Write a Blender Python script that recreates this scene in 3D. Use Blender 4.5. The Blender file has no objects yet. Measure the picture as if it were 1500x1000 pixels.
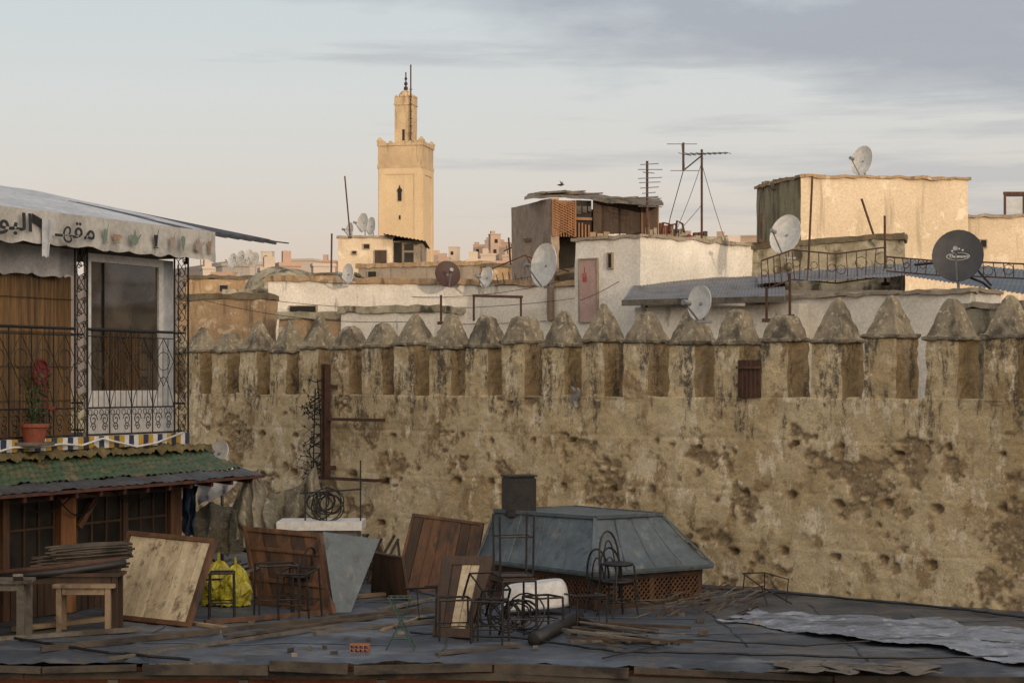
import bpy, math, random
from mathutils import Vector, Matrix, noise
random.seed(7)
rnd=random.uniform
F=2917.; HY=560.; CZ=9.; RZ=5.6
def X(px,d): return (px-750)/F*d
def Z(py,d): return CZ+(HY-py)/F*d
def W(px,py,d): return Vector((X(px,d),d,Z(py,d)))
def R(px,py,h=0):
    d=(CZ-RZ-h)*F/(py-HY); return Vector((X(px,d),d,RZ+h))
def frame(ox,oy,yaw):
    c,s=math.cos(yaw),math.sin(yaw)
    return lambda p: Vector((ox+c*p[0]-s*p[1], oy+s*p[0]+c*p[1], p[2]))
def tsol(ox,oy,yaw,px,y=0):
    c,s=math.cos(yaw),math.sin(yaw); k=(px-750)/F
    ox,oy=ox-s*y,oy+c*y
    return (k*oy-ox)/(c-k*s)
# ---------------------------------------------------------------- materials
MATS={}
def nd(nt,t,**kw):
    n=nt.nodes.new(t)
    for k,v in kw.items(): setattr(n,k,v)
    return n
def ramp(nt,fac,a,b,ca=(0,0,0,1),cb=(1,1,1,1)):
    r=nt.nodes.new('ShaderNodeValToRGB'); e=r.color_ramp.elements
    e[0].position=a; e[1].position=b; e[0].color=ca; e[1].color=cb
    nt.links.new(fac,r.inputs[0]); return r.outputs[0]
def mix(nt,fac,a,b,bt='MIX'):
    m=nt.nodes.new('ShaderNodeMixRGB'); m.blend_type=bt
    for i,v in ((0,fac),(1,a),(2,b)):
        if hasattr(v,'is_linked'): nt.links.new(v,m.inputs[i])
        elif i==0: m.inputs[0].default_value=v
        else: m.inputs[i].default_value=(v[0],v[1],v[2],1)
    return m.outputs[0]
def noi(nt,vec,sc,det=6,ro=.6,stretch=None):
    if stretch:
        mp=nt.nodes.new('ShaderNodeMapping'); mp.inputs['Scale'].default_value=stretch
        nt.links.new(vec,mp.inputs[0]); vec=mp.outputs[0]
    n=nt.nodes.new('ShaderNodeTexNoise'); n.inputs['Scale'].default_value=sc
    n.inputs['Detail'].default_value=det; n.inputs['Roughness'].default_value=ro
    nt.links.new(vec,n.inputs['Vector']); return n.outputs[0]
def newmat(name):
    m=bpy.data.materials.new(name); m.use_nodes=True; nt=m.node_tree
    b=nt.nodes['Principled BSDF']; return m,nt,b
def pm(name,c1,c2,sc=2,rough=.88,bump=.3,bsc=18,metal=0,c3=None,st=(2.5,2.5,.35),thr=.55,amt=1.,c4=None,stretch=None,r2=None):
    m,nt,b=newmat(name)
    vec=nd(nt,'ShaderNodeNewGeometry').outputs['Position']
    n1=noi(nt,vec,sc,5,.62,stretch)
    col=mix(nt,ramp(nt,n1,.36,.64),c1,c2)
    fine=noi(nt,vec,bsc,3,.7,stretch)
    col=mix(nt,.55,col,ramp(nt,fine,.25,.75,(.55,.55,.55,1),(1.25,1.25,1.25,1)),'MULTIPLY')
    if c4:
        n4=noi(nt,vec,sc*2.7,4,.7)
        col=mix(nt,ramp(nt,n4,.56,.62),col,c4)
    if c3:
        n3=noi(nt,vec,1.3,5,.65,st)
        f=ramp(nt,n3,thr,thr+.13,(0,0,0,1),(amt,amt,amt,1))
        col=mix(nt,f,col,c3)
    nt.links.new(col,b.inputs['Base Color'])
    b.inputs['Roughness'].default_value=rough; b.inputs['Metallic'].default_value=metal
    if r2 is not None:
        rr=ramp(nt,n1,.4,.6,(rough,)*3+(1,),(r2,)*3+(1,)); nt.links.new(rr,b.inputs['Roughness'])
    if bump:
        bp=nd(nt,'ShaderNodeBump'); bp.inputs['Strength'].default_value=bump; bp.inputs['Distance'].default_value=.03
        nt.links.new(fine,bp.inputs['Height']); nt.links.new(bp.outputs[0],b.inputs['Normal'])
    MATS[name]=m; return m

def wallmat(name,stain,side=False,lit=1.0,zr=(6.9,8.8)):
    m,nt,b=newmat(name)
    vec=nd(nt,'ShaderNodeNewGeometry').outputs['Position']
    sc_=lambda c:tuple(x*lit for x in c)
    base=mix(nt,ramp(nt,noi(nt,vec,.6,7,.7),.36,.60),sc_((.42,.32,.175)),sc_((.60,.495,.315)))
    base=mix(nt,ramp(nt,noi(nt,vec,2.0,6,.74,(1,1,.8)),.53,.61),base,sc_((.31,.22,.115)))
    base=mix(nt,ramp(nt,noi(nt,vec,2.2,6,.74,(1.2,1.2,.7)),.54,.61),base,sc_((.69,.60,.44)))
    base=mix(nt,ramp(nt,noi(nt,vec,5.5,6,.8,(1,1,.9)),.60,.66),base,sc_((.25,.185,.11)))
    if side: base=mix(nt,.62,base,(.21,.135,.055))  # merlon sides browned: damp tone plus their shade put into the colour
    at=nd(nt,'ShaderNodeAttribute',attribute_name='erode').outputs['Fac']
    vo=nd(nt,'ShaderNodeTexVoronoi'); vo.inputs['Scale'].default_value=14; nt.links.new(vec,vo.inputs['Vector'])
    stone=mix(nt,ramp(nt,vo.outputs['Distance'],.12,.55),(.46,.38,.26),(.22,.16,.09))
    stone=mix(nt,ramp(nt,noi(nt,vec,5,4,.7),.42,.58),stone,(.30,.22,.125))
    col=mix(nt,at,base,stone)
    st=noi(nt,vec,1.0,6,.74,(3.4,3.4,.8))
    sx=nd(nt,'ShaderNodeSeparateXYZ'); nt.links.new(vec,sx.inputs[0])
    mr=nd(nt,'ShaderNodeMapRange'); nt.links.new(sx.outputs[2],mr.inputs[0])
    mr.inputs[1].default_value=zr[0]; mr.inputs[2].default_value=zr[1]; mr.inputs[3].default_value=-.12; mr.inputs[4].default_value=.055*stain
    ad=nd(nt,'ShaderNodeMath',operation='ADD'); nt.links.new(st,ad.inputs[0]); nt.links.new(mr.outputs[0],ad.inputs[1])
    f=ramp(nt,ad.outputs[0],.555,.63,(0,0,0,1),(.85,.85,.85,1))
    br=ramp(nt,noi(nt,vec,8,5,.78),.41,.52)
    f=mix(nt,1.0,f,br,'MULTIPLY')
    col=mix(nt,f,col,(.065,.058,.048))
    grit=noi(nt,vec,30,3,.75)
    col=mix(nt,.6,col,ramp(nt,grit,.25,.75,(.5,.5,.5,1),(1.36,1.36,1.36,1)),'MULTIPLY')
    nt.links.new(col,b.inputs['Base Color']); b.inputs['Roughness'].default_value=.95
    bp=nd(nt,'ShaderNodeBump'); bp.inputs['Strength'].default_value=.75; bp.inputs['Distance'].default_value=.045
    mid=noi(nt,vec,7,7,.75)
    nt.links.new(mid,bp.inputs['Height']); nt.links.new(bp.outputs[0],b.inputs['Normal'])
    MATS[name]=m; return m
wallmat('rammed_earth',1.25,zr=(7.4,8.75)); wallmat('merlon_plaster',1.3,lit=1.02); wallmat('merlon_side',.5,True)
pm('cap_stone',(.33,.285,.20),(.19,.16,.115),3.5,.95,.9,14,c4=(.46,.40,.28),c3=(.07,.062,.05),st=(2.2,2.2,1.2),thr=.49,amt=.85)
pm('white_plaster',(.74,.71,.66),(.60,.57,.51),1.2,.9,.3,c3=(.20,.165,.12),st=(2.2,2.2,.5),thr=.58,c4=(.65,.61,.54))
pm('white_clean',(.72,.70,.65),(.60,.58,.53),1.2,.9,.2,c3=(.3,.27,.22),thr=.60,amt=.7)
pm('ochre_plaster',(.38,.27,.16),(.29,.20,.12),1.1,.9,.4,c3=(.12,.09,.06),thr=.56,c4=(.45,.36,.26))
pm('grey_plaster',(.34,.29,.23),(.25,.21,.17),1.1,.9,.4,c3=(.10,.085,.07),thr=.55)
pm('cream_plaster',(.62,.52,.39),(.53,.44,.32),.6,.9,.25,c3=(.30,.25,.18),st=(2.5,2.5,.22),thr=.55,amt=.7,c4=(.66,.58,.46))
pm('moss_plaster',(.38,.35,.27),(.22,.20,.14),2.2,.92,.5,c3=(.06,.055,.035),st=(1.6,1.6,1.2),thr=.50)
pm('shaded_cream',(.33,.29,.19),(.23,.20,.12),1.0,.92,.4,c3=(.09,.08,.045),thr=.50)  # cream block's side walls: shade painted into the darker base, plus streaks
pm('minaret_plaster',(.62,.49,.32),(.54,.42,.27),.25,.9,.15,c3=(.42,.31,.2),st=(1.2,1.2,.2),thr=.56,amt=.6)
pm('minaret_trim',(.53,.41,.26),(.41,.31,.20),.8,.9,.3,c3=(.2,.14,.09),thr=.54,amt=.7)
pm('crest_dirt',(.16,.13,.09),(.09,.075,.05),3,.95,.6)
pm('tin',(.10,.115,.14),(.065,.075,.09),1.2,.5,.15,10,metal=.3,c3=(.10,.06,.04),st=(2,2,2),thr=.60,r2=.28)
pm('eave_tin',(.085,.09,.10),(.05,.055,.06),2,.6,.2,10,metal=.2,c3=(.14,.07,.04),st=(2,2,2),thr=.56)
pm('grey_sheet',(.20,.205,.215),(.14,.145,.155),1.0,.75,.2,10,c3=(.10,.09,.075),st=(2,1,2),thr=.54)
pm('terrace_sheet',(.080,.096,.122),(.035,.043,.056),.7,.36,.3,5,c4=(.09,.08,.066),c3=(.16,.175,.20),st=(.5,1.1,1),thr=.55,amt=.75,r2=.75)
pm('blue_tin',(.115,.148,.172),(.075,.10,.12),1.8,.6,.2,8,metal=.15,c3=(.22,.22,.21),st=(3,3,1.2),thr=.57,amt=.7,r2=.45,c4=(.07,.082,.09))
pm('pale_tin',(.42,.46,.5),(.3,.34,.38),1.0,.5,.15,8,c3=(.2,.17,.13),thr=.6)
pm('tarp',(.27,.305,.37),(.165,.19,.235),1.3,.6,.4,9,c3=(.09,.10,.12),st=(.9,2.2,1),thr=.50,c4=(.35,.38,.43))
pm('dark_wood',(.075,.042,.024),(.035,.022,.015),3,.75,.35,14,stretch=(1,1,.25))
pm('brown_wood',(.15,.072,.034),(.08,.04,.022),3,.7,.35,14,stretch=(2,2,.3),c3=(.04,.027,.02),thr=.54)
pm('orange_wood',(.30,.135,.05),(.17,.075,.032),3,.65,.3,14,stretch=(2,2,.3),c3=(.07,.045,.03),thr=.56)
pm('pale_wood',(.34,.25,.155),(.22,.16,.10),3,.8,.35,12,c3=(.11,.08,.055),st=(2,2,2),thr=.55)
pm('grey_wood',(.17,.15,.125),(.095,.085,.07),3,.85,.4,14,c3=(.05,.043,.035),st=(2,2,2),thr=.54)
pm('edge_wood',(.105,.085,.065),(.05,.042,.035),3,.9,.5,12,c3=(.025,.022,.02),st=(1,1,2),thr=.5)
pm('cream_board',(.62,.53,.37),(.47,.39,.255),3,.75,.25,14,stretch=(2,2,.5),c3=(.15,.10,.06),st=(4,4,3),thr=.56)
pm('cream_worn',(.54,.46,.32),(.40,.32,.21),4,.8,.25,14,stretch=(2,2,.5),c3=(.12,.085,.05),st=(4,4,3),thr=.54)
pm('black_iron',(.018,.018,.02),(.035,.03,.028),8,.5,.2,30,metal=.4)
pm('rust',(.10,.045,.028),(.045,.028,.022),6,.85,.4,20)
pm('green_iron',(.04,.09,.07),(.025,.055,.045),6,.6,.1,20)
pm('dish_white',(.62,.62,.6),(.5,.5,.48),3,.5,0,10,c3=(.3,.22,.16),st=(2,2,1),thr=.62,amt=.6)
pm('dish_dark',(.03,.03,.035),(.05,.05,.055),3,.45,0,10)
pm('dish_red',(.045,.013,.012),(.03,.011,.01),3,.6,0,10)
pm('galv',(.32,.33,.34),(.2,.2,.21),5,.5,.1,20,metal=.5)
pm('dark_void',(.012,.011,.010),(.02,.018,.015),3,.9,0)
pm('canvas_white',(.55,.58,.62),(.41,.44,.48),1.5,.8,.15,8,c3=(.3,.28,.25),st=(2,2,1),thr=.60,amt=.6)
pm('canvas_valance',(.56,.555,.53),(.44,.435,.41),1.5,.85,.15,10,c3=(.25,.2,.15),st=(3,3,1),thr=.56,amt=.7)
pm('ink',(.02,.022,.025),(.03,.03,.035),5,.8,0)
pm('ink_green',(.16,.22,.18),(.2,.26,.22),5,.8,0)
pm('ink_orange',(.36,.25,.18),(.32,.2,.14),5,.8,0)
pm('ink_pink',(.38,.32,.29),(.32,.27,.25),5,.8,0)
pm('white_paint',(.70,.70,.69),(.57,.57,.56),2,.5,.05,10,c3=(.42,.40,.36),st=(3,3,1.5),thr=.57,amt=.6)
pm('bamboo',(.27,.155,.058),(.12,.07,.03),14,.7,.3,30,stretch=(1,1,.05),c3=(.06,.04,.022),st=(6,6,.3),thr=.5)
pm('green_tile',(.033,.085,.045),(.05,.07,.035),5,.5,.3,12,c3=(.13,.10,.05),st=(2,2,2),thr=.52,c4=(.085,.08,.035))
pm('moss',(.18,.14,.06),(.075,.065,.028),5,.95,.8,20)
pm('tile_yellow',(.5,.32,.04),(.42,.27,.05),5,.4,0)
pm('tile_blue',(.03,.05,.11),(.02,.03,.07),5,.4,0)
pm('red_paint',(.22,.025,.022),(.14,.02,.017),5,.6,.05)
pm('red_wood',(.10,.035,.025),(.05,.022,.018),5,.7,.2)
pm('terracotta',(.30,.08,.045),(.22,.06,.035),4,.7,.1)
pm('leaf',(.06,.11,.035),(.035,.07,.02),6,.6,.1)
pm('cloth_olive',(.225,.20,.14),(.115,.105,.078),4,.95,.5,25,c4=(.27,.25,.20),c3=(.06,.055,.045),st=(5,5,1.2),thr=.55)
pm('cloth_blue',(.05,.09,.17),(.03,.055,.11),5,.9,.3,25)
pm('cloth_white',(.55,.55,.56),(.42,.42,.44),5,.9,.3,25)
pm('cloth_grey',(.34,.33,.31),(.22,.21,.19),5,.9,.3,25)
pm('plastic_yellow',(.45,.41,.03),(.28,.25,.03),5,.4,.3,10)
pm('brick',(.36,.14,.075),(.27,.10,.055),6,.85,.3,20)
pm('rubber',(.012,.012,.013),(.02,.02,.02),5,.5,.1)
pm('pink_door',(.42,.29,.26),(.34,.24,.22),2,.7,.1)
pm('hill_earth',(.22,.17,.13),(.16,.125,.095),.02,.95,0)
pm('ground_earth',(.20,.16,.11),(.14,.11,.08),.1,.95,.2)
pm('block_wall',(.33,.26,.20),(.25,.19,.15),3,.9,.5,8,c3=(.14,.11,.08),thr=.56)
for i,(a) in enumerate([(.46,.36,.29),(.40,.30,.24),(.52,.44,.37),(.37,.30,.26),(.5,.44,.39),(.42,.30,.24)]):  # distance haze is mixed into these paler wall colours
    pm('far%d'%i,a,tuple(x*.85 for x in a),.15,.95,0)
def glassmat(name,col,r,spec):
    m,nt,b=newmat(name)
    vec=nd(nt,'ShaderNodeNewGeometry').outputs['Position']
    nt.links.new(mix(nt,ramp(nt,noi(nt,vec,1.6,4,.6),.42,.6),col,tuple(x*2.4 for x in col)),b.inputs['Base Color'])
    b.inputs['Roughness'].default_value=r; b.inputs['Specular IOR Level'].default_value=spec
    bp=nd(nt,'ShaderNodeBump'); bp.inputs['Strength'].default_value=.12
    nt.links.new(noi(nt,vec,3),bp.inputs['Height']); nt.links.new(bp.outputs[0],b.inputs['Normal'])
    MATS[name]=m
glassmat('dark_glass',(.035,.028,.02),.06,1.0); glassmat('dusty_glass',(.012,.011,.010),.5,.2)  # dark_glass: dim brown reflections are put into its mottled base colour
def M(*n): return [MATS[x] for x in n]
# ---------------------------------------------------------------- mesh builder
class MB:
    def __init__(s,fn=None): s.v=[];s.f=[];s.m=[];s.fn=fn;s.attr=None
    def add(s,vs,fs,mi=0):
        o=len(s.v); fn=s.fn
        s.v.extend([fn(p) if fn else Vector(p) for p in vs])
        for i,f in enumerate(fs):
            s.f.append([o+j for j in f]); s.m.append(mi[i] if isinstance(mi,list) else mi)
        return s
    def box(s,x0,x1,y0,y1,z0,z1,mi=0):
        v=[(x0,y0,z0),(x1,y0,z0),(x1,y1,z0),(x0,y1,z0),(x0,y0,z1),(x1,y0,z1),(x1,y1,z1),(x0,y1,z1)]
        return s.add(v,[(0,3,2,1),(4,5,6,7),(0,1,5,4),(1,2,6,5),(2,3,7,6),(3,0,4,7)],mi)
    def beam(s,p,q,w,h=None,mi=0,up=(0,0,1)):
        h=h or w; p=Vector(p);q=Vector(q); d=(q-p).normalized(); u=Vector(up)
        if abs(d.dot(u))>.95: u=Vector((0,1,0))
        a=d.cross(u).normalized()*w/2; b=a.cross(d).normalized()*h/2
        v=[p-a-b,p+a-b,p+a+b,p-a+b,q-a-b,q+a-b,q+a+b,q-a+b]
        return s.add(v,[(0,1,2,3),(7,6,5,4),(4,5,1,0),(5,6,2,1),(6,7,3,2),(7,4,0,3)],mi)
    def tube(s,pts,r,n=6,mi=0,closed=False):
        P=[Vector(p) for p in pts]; m=len(P); vs=[]; a=None
        for i,p in enumerate(P):
            if closed: d=P[(i+1)%m]-P[i-1]
            else: d=P[min(i+1,m-1)]-P[max(i-1,0)]
            if d.length<1e-9: d=Vector((0,0,1))
            d.normalize()
            if a is None: a=d.cross(Vector((0,0,1)) if abs(d.z)<.9 else Vector((1,0,0)))
            else:
                a=a-d*a.dot(d)
                if a.length<1e-3: a=d.cross(Vector((.3,1,.2)))
            a.normalize(); b=d.cross(a)
            rr=r[i] if isinstance(r,(list,tuple)) else r
            for k in range(n):
                t=2*math.pi*k/n; vs.append(p+a*math.cos(t)*rr+b*math.sin(t)*rr)
        fs=[]
        for i in range(m if closed else m-1):
            j=(i+1)%m
            for k in range(n):
                l=(k+1)%n; fs.append((i*n+k,i*n+l,j*n+l,j*n+k))
        if not closed: fs+= [tuple(range(n))[::-1], tuple((m-1)*n+k for k in range(n))]
        return s.add(vs,fs,mi)
    def lathe(s,c,prof,n=16,mi=0):
        vs=[];fs=[]
        for (r,z) in prof:
            for k in range(n):
                t=2*math.pi*k/n; vs.append((c[0]+r*math.cos(t),c[1]+r*math.sin(t),c[2]+z))
        for i in range(len(prof)-1):
            for k in range(n):
                l=(k+1)%n; fs.append((i*n+k,i*n+l,(i+1)*n+l,(i+1)*n+k))
        fs+=[tuple(range(n))[::-1],tuple((len(prof)-1)*n+k for k in range(n))]
        return s.add(vs,fs,mi)
    def grid(s,fn,nu,nv,mi=0):
        vs=[fn(i/nu,j/nv) for j in range(nv+1) for i in range(nu+1)]
        fs=[(j*(nu+1)+i,j*(nu+1)+i+1,(j+1)*(nu+1)+i+1,(j+1)*(nu+1)+i) for j in range(nv) for i in range(nu)]
        return s.add(vs,fs,mi)
    def nbox(s,x0,x1,y0,y1,z0,z1,step=.4,amp=.03,mi=0,sc=1.5,seed=0,sidemi=None,topmi=None):
        def D(p):
            q=Vector(p)*sc+Vector((seed,seed*1.7,seed*.3)); n=noise.noise_vector(q)+.5*noise.noise_vector(q*3.1)
            return Vector(p)+n*amp
        nx=max(1,min(60,int((x1-x0)/step)));ny=max(1,min(60,int((y1-y0)/step)));nz=max(1,min(60,int((z1-z0)/step)))
        L=lambda a,b,t:a+(b-a)*t
        s.grid(lambda u,v:D((L(x0,x1,u),y0,L(z0,z1,v))),nx,nz,mi)
        s.grid(lambda u,v:D((L(x1,x0,u),y1,L(z0,z1,v))),nx,nz,mi)
        s.grid(lambda u,v:D((x1,L(y0,y1,u),L(z0,z1,v))),ny,nz,mi if sidemi is None else sidemi)
        s.grid(lambda u,v:D((x0,L(y1,y0,u),L(z0,z1,v))),ny,nz,mi if sidemi is None else sidemi)
        s.grid(lambda u,v:D((L(x0,x1,u),L(y0,y1,v),z1)),nx,ny,mi if topmi is None else topmi)
        s.grid(lambda u,v:D((L(x0,x1,u),L(y1,y0,v),z0)),nx,ny,mi)
        return s
    def rings(s,prof,per=6,amp=.03,sc=4,seed=0,mi=0,c=(0,0)):
        vs=[];fs=[];n=per*4
        for (hx,hy,z) in prof:
            for k in range(n):
                side=k//per; t=(k%per)/per*2-1
                if side==0: x,y=t*hx,-hy
                elif side==1: x,y=hx,t*hy
                elif side==2: x,y=-t*hx,hy
                else: x,y=-hx,-t*hy
                p=Vector((c[0]+x,c[1]+y,z)); q=p*sc+Vector((seed,seed*2.1,seed*.7))
                p+= (noise.noise_vector(q)+.6*noise.noise_vector(q*2.7))*amp
                vs.append(p)
        for i in range(len(prof)-1):
            for k in range(n):
                l=(k+1)%n; fs.append((i*n+k,i*n+l,(i+1)*n+l,(i+1)*n+k))
        fs.append(tuple((len(prof)-1)*n+k for k in range(n)))
        return s.add(vs,fs,mi)
COL=bpy.context.scene.collection
def mkobj(name,mb,mats,Mw,smooth):
    me=bpy.data.meshes.new(name); inv=Mw.inverted()
    me.from_pydata([inv@v for v in mb.v],[],mb.f)
    for m in mats: me.materials.append(m)
    me.polygons.foreach_set('material_index',[min(i,len(mats)-1) for i in mb.m])
    if smooth: me.polygons.foreach_set('use_smooth',[True]*len(mb.f))
    if mb.attr:
        a=me.attributes.new('erode','FLOAT','POINT'); a.data.foreach_set('value',mb.attr)
    me.update()
    o=bpy.data.objects.new(name,me); COL.objects.link(o); return o
def cb(vs):
    xs=[v.x for v in vs];ys=[v.y for v in vs]
    return Vector(((min(xs)+max(xs))/2,(min(ys)+max(ys))/2,min(v.z for v in vs)))
class Thing:
    def __init__(s,name,label,cat,group=None,kind=None,yaw=0):
        s.name=name;s.label=label;s.cat=cat;s.group=group;s.kind=kind;s.yaw=yaw;s.parts=[]
    def part(s,name,mb,mats,parent=None,label=None,smooth=False):
        s.parts.append((name,mb,mats,parent,label,smooth)); return len(s.parts)-1
    def done(s):
        allv=[v for p in s.parts for v in p[1].v]
        Rz=Matrix.Rotation(s.yaw,4,'Z'); Mr=Matrix.Translation(cb(allv))@Rz
        root=bpy.data.objects.new(s.name,None); root.empty_display_size=.2; COL.objects.link(root)
        root.matrix_basis=Mr
        tag(root,s.label,s.cat,s.group,s.kind)
        objs=[];mws=[]
        for (n,mb,mats,par,lab,sm) in s.parts:
            Mw=Matrix.Translation(cb(mb.v))@Rz
            o=mkobj(n,mb,mats,Mw,sm)
            if par is None: o.parent=root; o.matrix_basis=Mr.inverted()@Mw
            else: o.parent=objs[par]; o.matrix_basis=mws[par].inverted()@Mw
            if lab: o['label']=lab
            objs.append(o);mws.append(Mw)
        return root
def tag(o,label,cat,group=None,kind=None):
    if kind: o['kind']=kind
    if label: o['label']=label
    if cat: o['category']=cat
    if group: o['group']=group
def solo(name,mb,mats,label,cat,group=None,kind=None,yaw=0,smooth=False):
    Mw=Matrix.Translation(cb(mb.v))@Matrix.Rotation(yaw,4,'Z')
    o=mkobj(name,mb,mats,Mw,smooth); o.matrix_basis=Mw; tag(o,label,cat,group,kind); return o
def sag(p,q,s,n=14):
    p=Vector(p);q=Vector(q); return [p.lerp(q,i/n)-Vector((0,0,4*s*(i/n)*(1-i/n))) for i in range(n+1)]
def sstep(a,b,x):
    t=max(0,min(1,(x-a)/(b-a))); return t*t*(3-2*t)
# ---------------------------------------------------------------- camera, world, sun
sc=bpy.context.scene
cam=bpy.data.cameras.new('camera'); co=bpy.data.objects.new('camera',cam); COL.objects.link(co)
co.location=(0,0,CZ); co.rotation_euler=(math.radians(90),0,0)
cam.lens=70; cam.sensor_width=36; cam.shift_y=.04; cam.clip_end=9000; cam.clip_start=.5
sc.camera=co
sc.view_settings.view_transform='Standard'; sc.view_settings.look='None'; sc.view_settings.exposure=0
EL=math.radians(7); AZ=math.radians(155)
S=Vector((math.sin(AZ)*math.cos(EL),math.cos(AZ)*math.cos(EL),math.sin(EL)))
sl=bpy.data.lights.new('sun','SUN'); so=bpy.data.objects.new('sun',sl); COL.objects.link(so)
sl.energy=2.0; sl.angle=math.radians(.8); sl.color=(1,.75,.50)
so.rotation_euler=S.to_track_quat('Z','Y').to_euler(); so.location=(30,-60,40)
w=bpy.data.worlds.new('World'); sc.world=w; w.use_nodes=True; nt=w.node_tree
bg=nt.nodes['Background']; out=nt.nodes['World Output']
sky=nd(nt,'ShaderNodeTexSky'); sky.sky_type='NISHITA'; sky.sun_disc=False; sky.sun_elevation=EL; sky.sun_rotation=AZ
bg2=nd(nt,'ShaderNodeBackground'); nt.links.new(sky.outputs[0],bg2.inputs[0]); bg2.inputs[1].default_value=.018
tc=nd(nt,'ShaderNodeTexCoord'); GV=tc.outputs['Generated']; sx=nd(nt,'ShaderNodeSeparateXYZ'); nt.links.new(GV,sx.inputs[0])
cr=nd(nt,'ShaderNodeValToRGB'); el=cr.color_ramp.elements
stops=[(0,(.60,.47,.40)),(.06,(.61,.505,.445)),(.10,(.625,.575,.54)),(.14,(.61,.61,.60)),(.19,(.56,.60,.615)),(.45,(.34,.40,.47)),(1,(.22,.29,.38))]
el[0].position=0; el[0].color=stops[0][1]+(1,); el[1].position=1; el[1].color=stops[-1][1]+(1,)
for p,c in stops[1:-1]:
    e=el.new(p); e.color=c+(1,)
nt.links.new(sx.outputs[2],cr.inputs[0])
n1=noi(nt,GV,3.0,8,.58,(1.1,1.1,4.0))
n2=noi(nt,GV,4.,8,.6,(1.0,1.0,13))
def mth(op,a,b=None,c=None):
    m=nd(nt,'ShaderNodeMath',operation=op)
    for i,v in enumerate((a,b,c)):
        if v is None: continue
        if hasattr(v,'is_linked'): nt.links.new(v,m.inputs[i])
        else: m.inputs[i].default_value=v
    return m.outputs[0]
lin=mth('ADD',mth('MULTIPLY',sx.outputs[0],.23),sx.outputs[2])
b1=mth('MAXIMUM',mth('MINIMUM',mth('MULTIPLY',mth('SUBTRACT',lin,.181),7.),.14),-.3)
f1=ramp(nt,mth('ADD',n1,b1),.47,.64,(0,0,0,1),(.92,.92,.92,1))
b2=mth('MULTIPLY',mth('ADD',sx.outputs[0],-.04),.6)
f2=ramp(nt,mth('ADD',n2,mth('MINIMUM',b2,.10)),.52,.64,(0,0,0,1),(.55,.55,.55,1))
zf=ramp(nt,sx.outputs[2],.4,.8,(1,1,1,1),(.2,.2,.2,1))
cc=mix(nt,f2,cr.outputs[0],(.39,.39,.43))
cc=mix(nt,mix(nt,1.,f1,zf,'MULTIPLY'),cc,(.35,.36,.41))
dt=nd(nt,'ShaderNodeVectorMath',operation='DOT_PRODUCT'); nt.links.new(GV,dt.inputs[0]); dt.inputs[1].default_value=S
gl=ramp(nt,dt.outputs['Value'],.15,1.,(0,0,0,1),(1.0,.77,.52,1))
gl=mix(nt,1.,gl,(2.1,2.1,2.1),'MULTIPLY')
cc=mix(nt,1.,cc,gl,'ADD')
nt.links.new(cc,bg.inputs[0]); bg.inputs[1].default_value=1.0
ash=nd(nt,'ShaderNodeAddShader'); nt.links.new(bg.outputs[0],ash.inputs[0]); nt.links.new(bg2.outputs[0],ash.inputs[1]); nt.links.new(ash.outputs[0],out.inputs[0])
# ---------------------------------------------------------------- ground, hills, added shadow ridge
g=MB(); g.grid(lambda u,v:(-4000+8000*u,-4000+8000*v,0),8,8); solo('ground',g,M('ground_earth'),'bare earth ground under the old town',None,kind='structure')
def hillz(x,y):
    px=750+x/y*F
    py=398+10*math.sin(px*.013)
    py-= 30*math.exp(-((px-1090)/120)**2)+24*math.exp(-((px-740)/110)**2)
    top=(HY-py)/F*720+9
    top+=2.5*noise.noise(Vector((x*.02,0,3)))
    return top*sstep(220,720,y)*(1-sstep(900,1700,y)*.9)
h=MB(); h.grid(lambda u,v:((lambda y:((-1+2*u)*y*.75,y,hillz((-1+2*u)*y*.75,y)+1.2*noise.noise(Vector((u*60,v*40,0)))-.3))(200+1500*v)),120,60)
solo('hill',h,M('hill_earth'),'brown built-up hillside beyond the old town',None,kind='structure',smooth=True)
h=MB()  # ridge behind the camera, added to shade the foreground roofs
def shadow_ridge(u,v):
    x=-60+240*u; y=-70-90*v
    z=30.3*sstep(0,.25,v)*(1-sstep(.75,1,v))*sstep(0,.12,u)*(1-sstep(.88,1,u))+.5*noise.noise(Vector((x*.05,y*.05,0)))
    return (x,y,z)
h.grid(shadow_ridge,60,30); solo('hill',h,M('hill_earth'),'unseen earth ridge added to shade the rooftops',None,kind='structure',smooth=True)
# ---------------------------------------------------------------- far houses
random.seed(11)
def far_house(px,py,d,wpx,hpx,zb=None):
    x=X(px,d); wd=wpx*d/F; z0=(hillz(x,d)-2) if zb is None else zb; zt=Z(py,d)
    if zt<z0+3: zt=z0+rnd(3,6)
    yaw=rnd(-.5,.5); fn=frame(x,d,yaw); T=Thing('hillside_house','small flat-roofed brick and plaster hillside house','house','houses on the hillside',yaw=yaw)
    mi='far%d'%random.randrange(6); b=MB(fn); dp=wd*rnd(.7,1.2)
    b.box(-wd/2,wd/2,0,dp,z0,zt)
    b.box(-wd/2-.1,wd/2+.1,-.1,dp+.1,zt,zt+.3)
    if random.random()<.5:
        q=rnd(.3,.6)*wd; b.box(-wd/2+.3,-wd/2+q,.5,dp*.7,zt+.3,zt+1.2)
    T.part('wall',b,M(mi)); 
    n=max(1,int(wd/3)); lv=zt-2.6
    k=0
    while lv>z0+1 and k<3:
        for i in range(n):
            cx=-wd/2+(i+.5)*wd/n+rnd(-.3,.3)
            wn=MB(fn); wn.box(cx-.5,cx+.5,-.06,.02,lv,lv+1.2); T.part('window',wn,M('dark_void'))
        lv-=3.2; k+=1
    T.done()
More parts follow.
